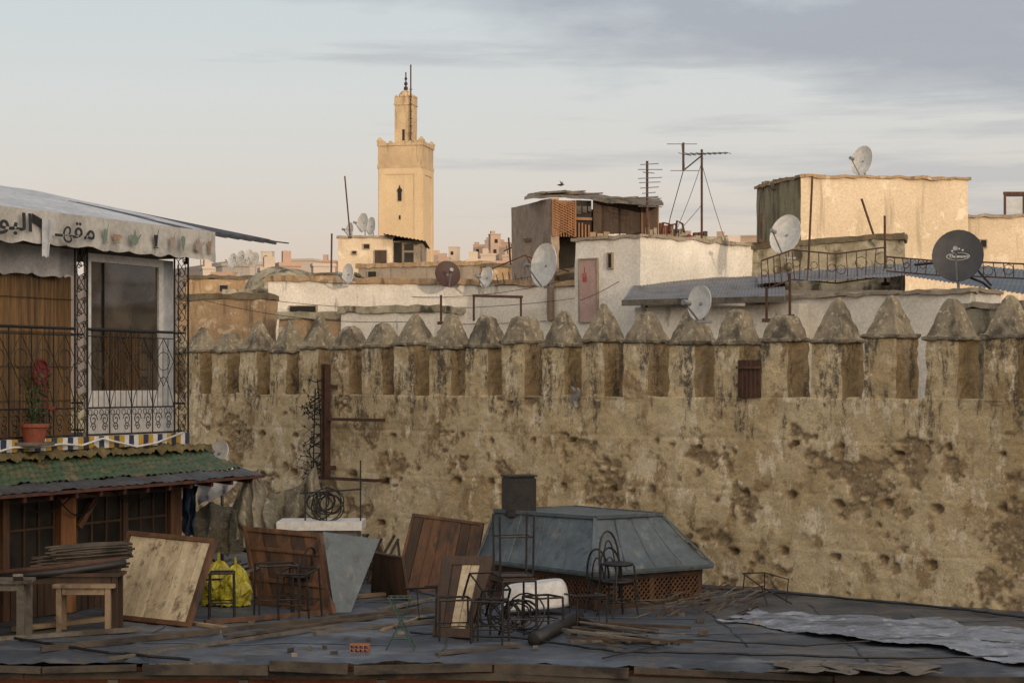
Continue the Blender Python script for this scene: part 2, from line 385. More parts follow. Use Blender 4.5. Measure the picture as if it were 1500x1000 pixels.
for i in range(75):
    px=random.choice([rnd(290,500),rnd(625,790),rnd(1040,1125),rnd(1040,1125),rnd(625,790),rnd(-100,1600)]); d=rnd(380,720)
    x=X(px,d); z=hillz(x,d); py=HY-(z+rnd(2,6)-CZ)/d*F
    far_house(px,py,d,rnd(9,22)*600/d,8)
for (px,py,d,wp) in [(345,390,190,40),(375,388,210,44),(325,404,150,30),(440,382,260,36),(405,397,160,45),(475,390,200,32),(310,394,240,26),(660,393,180,46),(700,383,230,34),(735,386,200,40),(690,396,150,50),(760,394,140,40),(650,400,140,30),(1060,350,300,30),(1100,347,330,36),(1085,358,260,44),(640,388,240,30),(715,374,330,22),(750,376,330,28),(480,384,300,22),(425,390,150,30)]:
    far_house(px,py,d,wp,10,0)
# ---------------------------------------------------------------- generic building
def bld(name,label,pl,dl,pr,dr,pyt,depth,mat,z0=0,crest=.0,cm='crest_dirt',wins=(),step=.35,amp=.035,pyr=None,cat='house',pm_side=None,doors=()):
    P=W(pl,pyt,dl); x2,y2=X(pr,dr),dr; yaw=math.atan2(y2-P.y,x2-P.x); L=math.hypot(x2-P.x,y2-P.y)
    fn=frame(P.x,P.y,yaw); T=Thing(name,label,cat,yaw=yaw); zt=P.z
    rise=0 if pyr is None else Z(pyr,dr)-zt
    f2=lambda p:fn((p[0],p[1],p[2]+(rise*max(0,min(1,p[0]/L)) if p[2]>zt-1.2 else 0)))
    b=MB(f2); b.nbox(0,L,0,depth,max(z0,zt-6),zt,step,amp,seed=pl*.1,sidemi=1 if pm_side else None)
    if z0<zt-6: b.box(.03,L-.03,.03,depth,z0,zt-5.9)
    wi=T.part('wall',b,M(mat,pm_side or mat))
    if crest:
        c=MB(f2); c.nbox(-.06,L+.06,-.06,.28,zt-.02,zt+crest,.15,.05,sc=3,seed=pr*.1); c.nbox(-.06,.25,.29,depth,zt-.02,zt+crest,.2,.05,sc=3,seed=3); c.nbox(L-.25,L+.06,.29,depth,zt-.02,zt+crest,.2,.05,sc=3,seed=5)
        T.part('parapet_crest',c,M(cm))
    def loc(px,py,y=0):
        t=tsol(P.x,P.y,yaw,px,y); d=fn((t,y,0)).y; return t,Z(py,d)
    for kind,lst in (('window',wins),('door',doors)):
        for (a,b_,c,d_,mt) in lst:
            t0,z1=loc(a,c); t1,z2=loc(b_,d_)
            pn=MB(fn); pn.box(t0,t1,-.05,.0,z2,z1); k=T.part(kind,pn,M(mt))
            fr=MB(fn); e=.03
            fr.box(t0-e,t0,-.07,.01,z2-e,z1+e);fr.box(t1,t1+e,-.07,.01,z2-e,z1+e);fr.box(t0,t1,-.07,.01,z1,z1+e);fr.box(t0,t1,-.07,.01,z2-e,z2)
            T.part('frame',fr,M('grey_plaster'),parent=k)
    T.done(); return fn,loc,zt
# ---------------------------------------------------------------- minaret
def minaret():
    d=150; wd=3.42; yaw=math.radians(-11.3)
    P=Vector((X(554,d),d,0)); fn=frame(P.x,P.y,yaw)
    zz=lambda py:Z(py,d)
    T=Thing('minaret','tall square ochre minaret with domed lantern and finial','minaret',yaw=yaw)
    b=MB(fn); zt=zz(245)
    b.nbox(0,wd,0,wd,0,zt,.5,.02)
    sh=T.part('shaft',b,M('minaret_plaster'))
    e=MB(fn); t0,t1,za,zb=.62,wd-.62,zz(340),zz(256)
    e.box(.05,t0,-.06,-.001,zz(400),zb); e.box(t1,wd-.05,-.06,-.001,zz(400),zb); e.box(.05,wd-.05,-.06,-.001,zb,zt-.02)
    e.box(wd+.001,wd+.06,.05,t0,zz(400),zb); e.box(wd+.001,wd+.06,t1,wd-.05,zz(400),zb); e.box(wd+.001,wd+.06,.05,wd-.05,zb,zt-.02)
    T.part('relief_border',e,M('minaret_plaster'))
    c=MB(fn); c.nbox(-.07,wd+.07,-.07,wd+.07,zz(247),zz(242),.5,.01); c.nbox(-.02,wd+.02,-.02,wd+.02,zz(242)+.001,zz(214),.5,.01)
    c.nbox(-.09,wd+.09,-.09,wd+.09,zz(214)+.001,zz(210),.4,.02)
    for (x0,y0) in ((-.09,-.09),(wd-.3,-.09),(-.09,wd-.3),(wd-.3,wd-.3)):
        c.rings([(.2,.2,zz(210)),(.23,.23,zz(206)),(.12,.12,zz(203)),(.02,.02,zz(201))],2,.02,c=(x0+.2,y0+.2))
    for k in range(6):
        q=.45+k*(wd-.9)/5
        for (cx,cy) in ((q,.05),(wd-.05,q)): c.rings([(.12,.12,zz(210)),(.12,.12,zz(208)),(.02,.02,zz(206.5))],1,.01,c=(cx,cy))
    T.part('cornice',c,M('minaret_trim'))
    cx=cy=wd/2; hw=.70
    l=MB(fn); l.nbox(cx-hw,cx+hw,cy-hw,cy+hw,zz(209)-.3,zz(152),.3,.015)
    ln=T.part('lantern',l,M('minaret_trim'))
    l=MB(fn); l.box(cx-hw-.06,cx+hw+.06,cy-hw-.06,cy+hw+.06,zz(152)+.001,zz(150)); l.box(cx-hw-.02,cx+hw+.02,cy-hw-.02,cy+hw+.02,zz(150)+.001,zz(140))
    for k in range(4):
        q=cx-hw+.15+k*(2*hw-.3)/3; l.rings([(.12,.05,zz(140)),(.1,.05,zz(138)),(.01,.01,zz(136.5))],1,0,c=(q,cy-hw)); l.rings([(.05,.12,zz(140)),(.05,.1,zz(138)),(.01,.01,zz(136.5))],1,0,c=(cx+hw,q))
    T.part('lantern_cornice',l,M('minaret_trim'),parent=ln)
    dm=MB(fn); R0=.56; dm.lathe((cx,cy,zz(140)),[(R0*math.cos(a),.6*math.sin(a)) for a in [i*math.pi/2/7*.99 for i in range(8)]],16)
    T.part('dome',dm,M('minaret_trim'),parent=ln,smooth=True)
    f=MB(fn); zc=zz(131); f.tube([(cx,cy,zc-.1),(cx,cy,zz(102))],.05,6)
    for (pz,r) in ((126,.17),(119,.14),(111.5,.11)):
        f.lathe((cx,cy,zz(pz)),[(r*math.sin(math.pi*i/8)+.001,-r*math.cos(math.pi*i/8)*1.1) for i in range(9)],10)
    T.part('finial',f,M('rust'),smooth=True)
    w=MB(fn); wx=cx-.02
    w.box(wx-.14,wx+.14,-.09,-.061,zz(295),zz(283))
    w.add([(wx+.2*math.cos(2*math.pi*k/12),-.095,zz(280)+.2*math.sin(2*math.pi*k/12)) for k in range(12)],[tuple(range(12))])
    w.add([(wx-.09,-.09,zz(277)),(wx+.09,-.09,zz(277)),(wx,-.09,zz(271))],[(0,1,2)])
    T.part('window',w,M('dark_void'))
    fr=MB(fn); fr.box(wx-.06,wx+.06,-.07,-.03,zz(322),zz(316))
    T.part('window',fr,M('dark_void'))
    w=MB(fn); w.box(cx-.09,cx+.09,cy-hw-.03,cy-hw-.02,zz(205),zz(188)); T.part('window',w,M('dark_void'),parent=ln)
    r=MB(); xx=X(602,d+.6)
    r.tube([(xx,d+.3,zz(209)),(xx,d+.3,zz(94))],.06,6)
    for k in range(8):
        a=zz(205)+k*.55; r.tube([(xx-.12,d+.3,a),(xx+.12,d+.3,a)],.03,4)
    T.part('lightning_rod',r,M('rust'))
    T.done()
minaret()
# ---------------------------------------------------------------- buildings behind the wall
bld('cream_building','large cream plastered block with bare stained side wall, its shade painted in',1173,55,1418,56.2,259,3.4,'cream_plaster',pm_side='shaded_cream',step=.5,amp=.02,pyr=263,crest=.06,cm='ochre_plaster',cat='building')
b=MB()
for k in range(26):
    x,y=X(rnd(1122,1170),57.5),rnd(56.5,58.3); b.nbox(x-.08,x+.08,y-.08,y+.08,14.5,14.66+rnd(0,.2),.1,.04,seed=k)
solo('rubble_pile',b,M('crest_dirt'),'small heap of stones and weeds on cream roof','rubble')
bld('plastered_house','beige plastered house with low parapet and flat roof',1416,58,1570,58,318,4,'cream_plaster',step=.4,amp=.03,crest=.08,cm='grey_plaster',wins=[(1436,1444,352,362,'dark_void')])
T=Thing('roof_shelter','small metal-framed rooftop shelter with pale sheets','shelter')
b=MB(); 
for px in (1472,1500,1535): b.beam(W(px,318,59),W(px,283,59),.06)
b.beam(W(1470,283,59),W(1537,283,59),.08); b.beam(W(1472,286,60.5),W(1537,286,60.5),.08); b.beam(W(1472,284,59),W(1472,287,60.5),.06)
T.part('frame',b,M('rust')); b=MB()
b.box(X(1474,59),X(1500,59),59.0,59.04,Z(312,59),Z(290,59)); T.part('sheet',b,M('pale_tin')); T.done()
bld('white_house','white plastered house with pink door and slit window',842,45.5,938,44.2,352,5,'white_clean',crest=.05,cm='grey_plaster',step=.3,amp=.03,wins=[(893,898,372,392,'dark_void')],doors=[(851,876,381,470,'pink_door')])
bld('stained_house','white rooftop room heavily stained along its parapet',944,49,1062,49.5,351,4,'white_plaster',crest=.12,cm='moss_plaster',step=.25,amp=.05)
bld('stained_wall','long sloping parapet wall covered in black moss stains',1058,47.5,1322,46.5,366,1.5,'moss_plaster',crest=.12,step=.25,amp=.05,pyr=349,cat='wall')
bld('white_long_wall','long low white parapet wall with brown crest',392,53,850,50,411,4,'white_plaster',crest=.12,cm='ochre_plaster',step=.3,amp=.04,pyr=419,cat='wall',wins=[(426,464,449,460,'dark_void')])
bld('ochre_house','ochre plastered house with crumbling top edge',262,48.5,384,48,438,1.0,'ochre_plaster',crest=.12,step=.25,amp=.06)
bld('brown_house','brown plaster house with flat roof',270,62,385,62,408,2,'ochre_plaster',crest=.1,step=.4,amp=.05,wins=[(322,334,418,427,'dark_void')])
bld('low_white_house','low white plastered house with mossy roof edge',500,46.8,636,45.8,458,1.6,'white_plaster',crest=.14,cm='moss_plaster',step=.2,amp=.05)
bld('low_ochre_house','low ochre house with moss-grown roof edge',408,47.2,500,47,466,2,'ochre_plaster',crest=.14,cm='moss_plaster',step=.2,amp=.06)
bld('red_roof_house','low house with reddish brown roof band',400,60,520,60,402,3,'grey_plaster',crest=.05)
bld('brown_parapet_house','weathered brown house with long parapet',524,80,706,78,392,4,'grey_plaster',crest=.15,cm='ochre_plaster',step=.4,amp=.06,wins=[(540,552,398,410,'dark_void')])
fn,loc,zt=bld('rooftop_room','small cream rooftop room with window and open porch',495,84,575,84,348,5,'cream_plaster',crest=.08,cm='grey_plaster',step=.4,amp=.03,wins=[(533,541,358,364,'dark_void'),(516,522,368,372,'dark_void')],doors=[(549,566,367,390,'dark_wood')])
bld('rooftop_porch','dark rooftop porch with tall glazed openings',575,84.2,619,84.2,352,4,'grey_plaster',wins=[(577,589,355,389,'dark_void'),(592,606,357,367,'dusty_glass'),(592,606,370,389,'dusty_glass')],step=.5,amp=.02)
b=MB(frame(X(570,84),83.4,0)); 
b.grid(lambda u,v:(-.2+1.75*u,-.1+5*v,Z(344,84)-.3*u+.02*math.sin(u*70)),60,2); solo('sheet_roof',b,M('rust'),'rusty corrugated sheet laid over rooftop porch','roof')
bld('beige_house','beige rendered house below rooftop shack',770,51.5,846,51,352,6,'grey_plaster',crest=.06,step=.3,amp=.04)
bld('mid_brown_house','small brown house with flat roof among rooftops',706,70,772,70,390,4,'ochre_plaster',crest=.1,step=.4,amp=.05)
bld('blue_grey_house','low pale house with flat roof',640,95,705,95,388,4,'far0',crest=.1,step=.6)
b=MB(); c=W(415,428,57)
def mo(u,v):
    a=u*2*math.pi; r=(1-v); x=1.15*r*math.cos(a); y=1.6*r*math.sin(a); z=.78*math.sqrt(max(0,1-r**2.6))
    n=noise.noise(Vector((x*2,y*2,z*3)))*.1
    return (c.x+x,c.y+y,c.z-.1+z+n)
b.grid(mo,40,14); b.nbox(c.x-1.5,c.x+1.5,c.y-1.7,c.y+1.7,0,c.z,1,.02); solo('domed_roof',b,M('moss_plaster'),'low rounded earthen roof dark with moss','roof',smooth=True)
def leanto():
    T=Thing('leanto','low white lean-to under a grey sheet roof','shed')
    r=MB()
    A=W(912,440,40.5);B=W(1150,434,38.5);C=W(1150,404,46);D=W(935,409,46.2)
    q=lambda u,v:A.lerp(B,u).lerp(D.lerp(C,u),v)+Vector((0,0,.006*math.sin(u*300)+.03*noise.noise(Vector((u*6,v*3,0)))))
    r.grid(q,400,4); r.beam(A-Vector((0,0,.05)),B-Vector((0,0,.05)),.08,.12,1)
    T.part('roof',r,M('grey_sheet','grey_wood'))
    wl=MB(); A2=A+Vector((.25,.3,-.12)); B2=B+Vector((.3,.35,-.12))
    yaw=math.atan2(B2.y-A2.y,B2.x-A2.x); fn=frame(A2.x,A2.y,yaw); L=(B2-A2).length
    wl.fn=fn; wl.nbox(0,L,0,4,5,A2.z-.02,.4,.03); T.part('wall',wl,M('white_plaster'))
    T.done()
leanto()
bld('white_lower_house','low white house under pale roof sheets',1106,40.2,1420,37,437,1.2,'white_plaster',step=.3,amp=.04,crest=.05,cm='grey_plaster')
b=MB(); B=W(1560,440,38);C=W(1560,400,47);D=W(1310,378,49)
b.grid(lambda u,v:W(1290,398,44).lerp(B,u).lerp(D.lerp(C,u),v)+Vector((0,0,.012*math.sin(u*260))),400,3)
solo('sheet_roof',b,M('blue_tin'),'blue-grey corrugated sheet roof sloping over low house','roof')
bld('rear_lower_house','low weathered ochre house behind the rampart',1400,34.5,1580,32.5,452,2,'moss_plaster',step=.3,amp=.05,crest=.08,cm='grey_plaster')
b=MB(); b.grid(lambda u,v:W(1110,416,42).lerp(W(1320,404,41),u).lerp(W(1110,402,45).lerp(W(1320,386,45.5),u),v)+Vector((0,0,.006*math.sin(u*250)+.03*noise.noise(Vector((u*5,v*3,3))))),300,4)
b.nbox(X(1112,42.3),X(1318,42.3),42.4,44.8,8,Z(415,42.4)-.15,.5,.02,1)
solo('sheet_roof',b,M('grey_sheet','white_plaster'),'dull grey sheet roof on low white room','roof')
# ---------------------------------------------------------------- rooftop shack
def shack():
    P=W(808,290,50); x2=X(968,51); yaw=math.atan2(1.,x2-P.x); fn=frame(P.x,P.y,yaw); L=math.hypot(1,x2-P.x)
    zb=Z(352,50); zt=Z(290,50)
    T=Thing('rooftop_shack','makeshift rooftop shack of boards, lattice and block wall','shack',yaw=yaw)
    def tz(px,py): 
        t=tsol(P.x,P.y,yaw,px); return t,Z(py,fn((t,0,0)).y)
    b=MB(fn); b.nbox(-.0,.12,.1,3,zb-2,zt,.3,.02); b.nbox(L-.12,L,.1,3,zb,zt-.1,.3,.02); b.nbox(.13,L-.13,2.8,3,zb,zt,.4,.02)
    T.part('side_wall',b,M('block_wall'))
    b=MB(); A=W(771,290,52.2); Bq=W(808,290,50); yw=math.atan2(Bq.y-A.y,Bq.x-A.x); f2=frame(A.x,A.y,yw); LL=math.hypot(Bq.x-A.x,Bq.y-A.y)
    b.fn=f2; b.nbox(0,LL,0,.2,zb-.8,zt,.2,.03,sc=4); T.part('block_wall',b,M('block_wall'),label='bare block side wall')
    b=MB(fn); t0,z1=tz(810,293); t1,z0=tz(841,347)
    for k in range(9):
        t=t0+(t1-t0)*k/8; b.box(t-.015,t+.015,-.02,.01,z0,z1)
    n=14
    for k in range(n):
        za=z0+(z1-z0)*k/n; b.beam((t0,-.03,za),(t1,-.03,min(z1,za+.25)),.02,.02); b.beam((t1,-.045,za),(t0,-.045,min(z1,za+.25)),.02,.02)
    b.box(t0-.04,t0,-.05,.03,z0,z1);b.box(t1,t1+.04,-.05,.03,z0,z1)
    T.part('lattice',b,M('orange_wood'))
    b=MB(fn); b.box(t0,t1,.05,.1,z0,z1,0); T.part('backing',b,M('dark_wood'))
    t0,z1=tz(844,293); t1,z0=tz(867,320); b=MB(fn); b.box(t0,t1,.03,.06,z0,z1,0)
    for (q,r_) in ((0,.35),(.4,.7),(.75,1)): b.box(t0+(t1-t0)*q,t0+(t1-t0)*r_-.01,-.0,.02,z0+.1+.1*q,z1-.15,1)
    b.box(t0,t1,-.02,.0,z0-.05,z0+.02,2); T.part('window',b,M('dark_void','dark_glass','orange_wood'))
    t0,z1=tz(844,323); t1,z0=tz(867,350); b=MB(fn); b.box(t0,t1,.03,.06,z0,z1,0)
    for k in range(4): b.box(t0+.05+k*.09,t0+.09+k*.09,-.02,.02,z0,z1-rnd(.05,.2),1)
    T.part('door',b,M('dark_void','orange_wood'))
    t0,z1=tz(869,291); t1,z0=tz(964,352); b=MB(fn); n=16
    for k in range(n):
        a=t0+(t1-t0)*k/n; b.box(a,a+(t1-t0)/n-.003,-.01+rnd(-.005,.005),.03,z0,z1-.02-rnd(0,.03),random.choice([0,0,0,0,0,1]))
    t2,_=tz(938,300); b.box(t2,t2+.06,-.05,-.02,z0,z1,1); b.box(t0,t1,-.06,-.02,z0+.0,z0+.08,1)
    T.part('board_wall',b,M('dark_wood','brown_wood'))
    def rf(u,v):
        p=W(768,289,50.4).lerp(W(972,297,50.0),u).lerp(W(775,283,54).lerp(W(966,291,54),u),v)
        p.z+=.10*math.sin(math.pi*min(1,u*1.6))+.04*noise.noise(p*3)
        return p
    b=MB(); b.grid(rf,60,8); 
    b.grid(lambda u,v:rf(u,v)-Vector((0,0,.07)),60,8)
    b.grid(lambda u,v:rf(u,0)-Vector((0,0,.07*v)),60,1)
    ro=T.part('roof',b,M('grey_wood'))
    for k in range(12):
        b=MB(); u=rnd(.03,.85); p=rf(u,rnd(0,.2)); b.beam(p+Vector((-.3,-.05,.04)),p+Vector((rnd(.3,.7),.1,.05+rnd(-.04,.06))),.12,.03)
        T.part('loose_board',b,M('grey_wood'),parent=ro)
    T.done()
    b=MB(); b.nbox(X(846,49.6),X(1048,49.6),49.4,52,Z(356,49.6)-.3,Z(350,49.6),.3,.03); solo('roof_slab',b,M('grey_plaster'),'rough concrete roof slab carrying the shack','slab')
shack()
for (px,wd,ht,mt,lb) in [(880,.5,.18,'pale_wood','pale timber crate'),(905,.45,.14,'white_clean','whitewashed block'),(955,.3,.3,'grey_plaster','grey rubble block'),(978,.35,.4,'terracotta','clay brick stack'),(1000,.5,.25,'grey_plaster','grey cement block'),(1028,.35,.2,'rust','rusty tin box')]:
    b=MB(); x=X(px,49.3); z=Z(350,49.6)
    for k in range(3): b.nbox(x-wd/2+k*wd/3,x-wd/2+(k+1)*wd/3-.02,49.45,49.75,z,z+ht*rnd(.7,1),.1,.02,seed=px+k)
    solo('rooftop_block',b,M(mt),lb+' on the concrete roof slab','block','clutter on the roof slab')
b=MB(); 
for px in (975,985,995): b.tube([W(px-6,345,49.4),W(px-3,330+rnd(-8,3),49.3),W(px+5,328,49.5),W(px+7,340,49.3)],.03,5)
solo('bent_pipe',b,M('rust'),'bent rusty pipes bundled on the roof edge','pipe')
b=MB(); b.tube([W(1008,345,48.4),W(1020,352,48.2),W(1026,372,48.2),W(1030,396,48.3)],.05,6); solo('cloth_strip',b,M('red_paint'),'strip of red cloth hanging over parapet','cloth')
b=MB(); q=W(856,406,45.05); q.y-=.12
b.box(q.x-.05,q.x+.05,q.y-.02,q.y,q.z-.1,q.z)
for k in range(5): b.box(q.x-.05+k*.021,q.x-.035+k*.021,q.y-.02,q.y,q.z,q.z+.09)
b.box(q.x-.04,q.x+.04,q.y-.02,q.y,q.z-.12,q.z-.1); b.tube([(q.x,q.y,q.z+.09),(q.x,q.y,q.z+.22)],.008,4)
solo('hand_charm',b,M('red_paint'),'red hand-shaped charm hanging on pink door','charm')
# ---------------------------------------------------------------- satellite dishes
def dish(px,py,d,r,face,basez,label,mat='dish_white',yo=0,logo=False):
    C=W(px,py,d); n=Vector(face).normalized(); up=Vector((0,0,1)); a=n.cross(up).normalized()*-1; b_=n.cross(a).normalized()
    if b_.z<0: b_=-b_
    T=Thing('satellite_dish',label,'satellite dish','rooftop satellite dishes')
    m=MB()
    def pt(u,v,o=0):
        t=u*2*math.pi; rr=v*r; return C+a*math.cos(t)*rr+b_*math.sin(t)*rr*1.08+n*(.17*r*v*v-.17*r+o)
    m.grid(lambda u,v:pt(u,v),28,6); m.grid(lambda u,v:pt(u,v,-.02),28,6); m.grid(lambda u,v:pt(u,1,-.02*v),28,1)
    rf=T.part('reflector',m,M(mat),smooth=True)
    if logo:
        m=MB(); rr=r*.45
        for k in range(24):
            t0,t1=2*math.pi*k/24,2*math.pi*(k+1)/24
            m.add([C+a*(rr*s*math.cos(t))+b_*(rr*.36*s*math.sin(t))+n*.012-n*.14*r for (t,s) in ((t0,1),(t1,1),(t1,.93),(t0,.93))],[(0,1,2,3)])
        for (q,z) in ((-.5,.44),(-.2,.58),(.1,.62),(.4,.5)):
            cc=C+a*rr*q+b_*rr*z*1.1+n*.02-n*.12*r; m.add([cc+(a*math.cos(k*.6283)+b_*math.sin(k*.6283))*rr*(.13 if k%2 else .05) for k in range(10)],[tuple(range(10))])
        cu=bpy.data.curves.new('tx','FONT'); cu.body='Thomson'; cu.size=1; cu.align_x='CENTER'; cu.align_y='CENTER'; cu.offset=.02; cu.shear=.2
        to=bpy.data.objects.new('tx',cu); COL.objects.link(to); bpy.context.view_layer.update()
        me=bpy.data.meshes.new_from_object(to.evaluated_get(bpy.context.evaluated_depsgraph_get()))
        xs=[v.co.x for v in me.vertices]; wd=max(xs)-min(xs); s_=1.6*rr/wd
        m.add([C+a*v.co.x*s_+b_*v.co.y*s_*.9+n*.012-n*.145*r for v in me.vertices],[tuple(p.vertices) for p in me.polygons])
        bpy.data.objects.remove(to)
        T.part('emblem',m,M('white_paint'),parent=rf)
    foc=C+n*r*.95-b_*r*.15
    m=MB(); m.tube([C-b_*r*1.05,foc-b_*.05],.018*max(1,r*1.5),5); m.tube([foc-n*.05,foc+n*.1],.05,8); T.part('feed_arm',m,M('galv'))
    m=MB(); k=C-n*(.22*r+.06); base=Vector((k.x,k.y,basez)); m.tube([C-n*.15*r,k-Vector((0,0,.05))],.04,6); m.tube([k+Vector((0,0,.08)),base],.03,6)
    m.box(k.x-.12,k.x+.12,k.y-.12,k.y+.12,basez-.02,basez+.02)
    T.part('mount',m,M('galv'))
    T.done()
dish(796,388,48.5,.50,(-.82,-.62,.12),Z(425,50),'large pale dish tipped back above white parapet wall')
dish(656,401,50.5,.33,(.25,-.9,.32),Z(419,51),'small dark red dish on the white parapet','dish_red')
dish(712,406,50.0,.25,(-.75,-.6,.2),Z(419,50.6),'small white dish beside parapet')
dish(509,401,51.5,.25,(-.7,-.6,.1),Z(416,52.5),'small white dish leaning on parapet')
dish(531,326,84,.38,(-.75,-.65,.1),Z(346,84),'grey dish on cream rooftop room')
dish(543,331,85,.36,(-.8,-.6,.1),Z(346,84),'second grey dish on cream rooftop room')
dish(512,336,84.6,.28,(-.8,-.6,.1),Z(346,84),'tilted grey dish at roof corner')
dish(1150,343,44,.42,(-.7,-.7,.25),Z(380,44.5),'large white dish above sloping parapet')
dish(1024,443,32.8,.27,(-.75,-.6,.1),10.0,'small white dish mounted among merlons')
dish(1262,235,56.3,.40,(-.75,-.6,.2),Z(259,56),'pale dish on top of cream building')
dish(1403,374,39,.50,(-.28,-.9,.30),Z(425,39.5),'black dish with white oval emblem','dish_dark',logo=True)
dish(320,662,34,.20,(-.5,-.8,.3),5.6,'small white dish beside the kiosk eave')
for (px,py) in ((352,378),(363,376),(372,380),(340,382),(349,410)):
    dish(px,py,150,.55,(rnd(-.8,-.5),-.7,.2),Z(py+14,150)-3,'tiny distant dish on far roof')
# ---------------------------------------------------------------- antennas and poles
def yagi(px,pyt,pyb,d,boom,label,ang=0,n=7):
    T=Thing('television_antenna',label,'antenna','rooftop television antennas')
    m=MB(); m.tube([W(px,pyb,d),W(px,pyt-3,d)],.03,6); T.part('mast',m,M('rust'))
    m=MB(); A=W(boom[0],boom[1],d);B=W(boom[2],boom[3],d); m.tube([A,B],.018,5)
    for k in range(n):
        p=A.lerp(B,k/(n-1)); l=.35-.02*k; o=Vector((math.sin(ang)*l,math.cos(ang)*l*.9,.0)) ; m.tube([p-o,p+o],.009,4)
    T.part('boom',m,M('galv')); T.done()
yagi(1028,222,400,46,(1003,226,1066,224),'tall mast with long horizontal television antenna',.5,9)
yagi(1001,212,250,46,(999,211,1003,250),'short mast with comb-shaped antenna',1.57,2)
b=MB(); b.tube([W(1001,250,46),W(1028,228,46)],.016,5); b.tube([W(1001,250,46),W(982,318,47.5),W(976,349,49)],.01,4); solo('antenna_cable',b,M('black_iron'),'cable trailing from the antenna mast','cable')
T=Thing('television_antenna','mast with stacked spiky antenna elements','antenna','rooftop television antennas')
m=MB(); m.tube([W(948,352,49.3),W(948,236,49.3)],.035,6); T.part('mast',m,M('rust'))
m=MB()
for k in range(10):
    y=240+k*7; l=rnd(8,24); m.tube([W(948-l*.6,y+rnd(-2,2),49.3),W(948+l,y+rnd(-2,2),49.1)],.01,4)
T.part('element',m,M('galv')); T.done()
for (p,q,d,lb) in [((505,258),(513,347),84,'thin leaning pole on cream rooftop room'),((486,342),(485,413),70,'thin upright pole among rooftops'),((1190,258),(1184,395),46,'tall rusty pole beside parapet'),((1262,291),(1280,345),47,'leaning rusty pole on stained parapet'),((1296,316),(1297,415),44,'upright rusty pole on sheet roof'),((1116,312),(1116,352),47,'short black pole on parapet'),((1157,400),(1157,462),38,'steel post on low roof'),((1123,420),(1123,468),38,'short steel post behind merlons'),((947,430),(947,455),42,'thin stub of rusty post'),((646,432),(646,472),44,'thin wooden post by low white house')]:
    b=MB(); b.tube([W(*p,d),W(*q,d)],.028 if d<60 else .035,6); b.box(X(q[0],d)-.08,X(q[0],d)+.08,d-.08,d+.08,Z(q[1],d)-.05,Z(q[1],d)+.02)
    solo('pole',b,M('rust'),lb,'pole','rusty poles on the roofs')
b=MB(); b.beam(W(694,470,45),W(694,434,45),.05);b.beam(W(763,470,45),W(763,436,45),.05);b.beam(W(692,433,45),W(766,435,45),.06)
solo('clothes_frame',b,M('rust'),'rusty goalpost-shaped clothes frame on white roof','frame')
b=MB(); b.tube([W(745,348,60),W(748,388,60)],.03,5); b.tube([W(764,350,60),W(764,388,60)],.03,5); b.tube([W(738,368,60),W(772,352,60)],.02,5)
for k in range(8): b.tube([W(742+k*3.5,360-k*1.4,60),W(744+k*3.5,372-k*1.4,60)],.012,4)
solo('television_antenna',b,M('rust'),'spindly rusted antenna above brown house','antenna','rooftop television antennas')
b=MB()
for k in range(14): b.tube([W(700+k*9,402+4*math.sin(k),50.6),W(703+k*9,416,50.6)],.01,4)
b.tube([W(702,402,50.6),W(768,374,50.6)],.018,5); b.tube([W(768,374,50.6),W(834,398,50.6)],.018,5); b.tube([W(770,372,50.6),W(790,418,50.6)],.02,5)
solo('wire_rack',b,M('rust'),'tangled rusty wire rack on the parapet','rack')
def railing(pts,d0,d1,h,label,n):
    T=Thing('roof_railing',label,'railing','rusty roof railings'); m=MB(); L=len(pts)-1
    P=[]
    for i,(px,py) in enumerate(pts):
        d=d0+(d1-d0)*i/L; P.append(W(px,py,d))
    m.tube(P,.018,5); m.tube([p-Vector((0,0,h)) for p in P],.016,5); T.part('rail',m,M('rust'))
    m=MB()
    for i in range(L):
        k=n
        for j in range(k):
            p=P[i].lerp(P[i+1],j/k); m.tube([p,p-Vector((rnd(-.06,.06),0,h))],.010,4)
            if j%2==0: q=P[i].lerp(P[i+1],(j+1)/k); c=(p+q)/2-Vector((0,0,h*rnd(.35,.6))); r=(q-p).length*rnd(.35,.6); m.tube([c+Vector((r*math.cos(t*.7854),0,r*math.sin(t*.7854))) for t in range(8)],.008,4,closed=True)
    T.part('bars',m,M('rust')); T.done()
railing([(1115,382),(1160,366),(1225,372),(1298,362)],41.5,42.5,.62,'rusty scrolled railing around the sheet-roofed room',5)
railing([(1298,376),(1370,382),(1440,384),(1530,388)],42,41,.30,'low rusty railing along the blue sheet roof',6)
b=MB(); b.tube([W(1340,388,40),W(1420,380,39.4),W(1436,400,39),W(1452,418,38.8)],.025,5); b.tube([W(1405,400,39.2),W(1440,414,38.85),W(1452,424,39)],.025,5)
solo('bent_bracket',b,M('black_iron'),'bent black metal bracket beside black dish','bracket')
for (a,b_,s,lb) in [((398,440,52),(850,436,49.5),.25,'sagging'),((420,452,50),(800,470,44),.2,'thin'),((300,440,48),(620,470,45),.2,'sagging'),((560,432,52),(1000,352,48),.5,'long'),((640,418,52),(940,352,49),.3,'thin'),((1030,232,46),(985,349,49),.1,'guy'),((1028,240,46),(1062,352,49),.05,'guy'),((850,440,44),(1028,300,46),.3,'long')]:
    b=MB(); b.tube(sag(W(*a),W(*b_),s),.007,4); solo('overhead_cable',b,M('rubber'),lb+' dark cable strung between rooftops','cable','overhead cables')
b=MB(); c=W(822,271,60); b.tube([c+Vector((-.12,0,0)),c,c+Vector((.1,0,.02))],[.01,.04,.01],6); b.add([c,c+Vector((-.05,-.05,.14)),c+Vector((.07,0,0)),c+Vector((.03,.1,.13))],[(0,1,2),(0,3,2)])
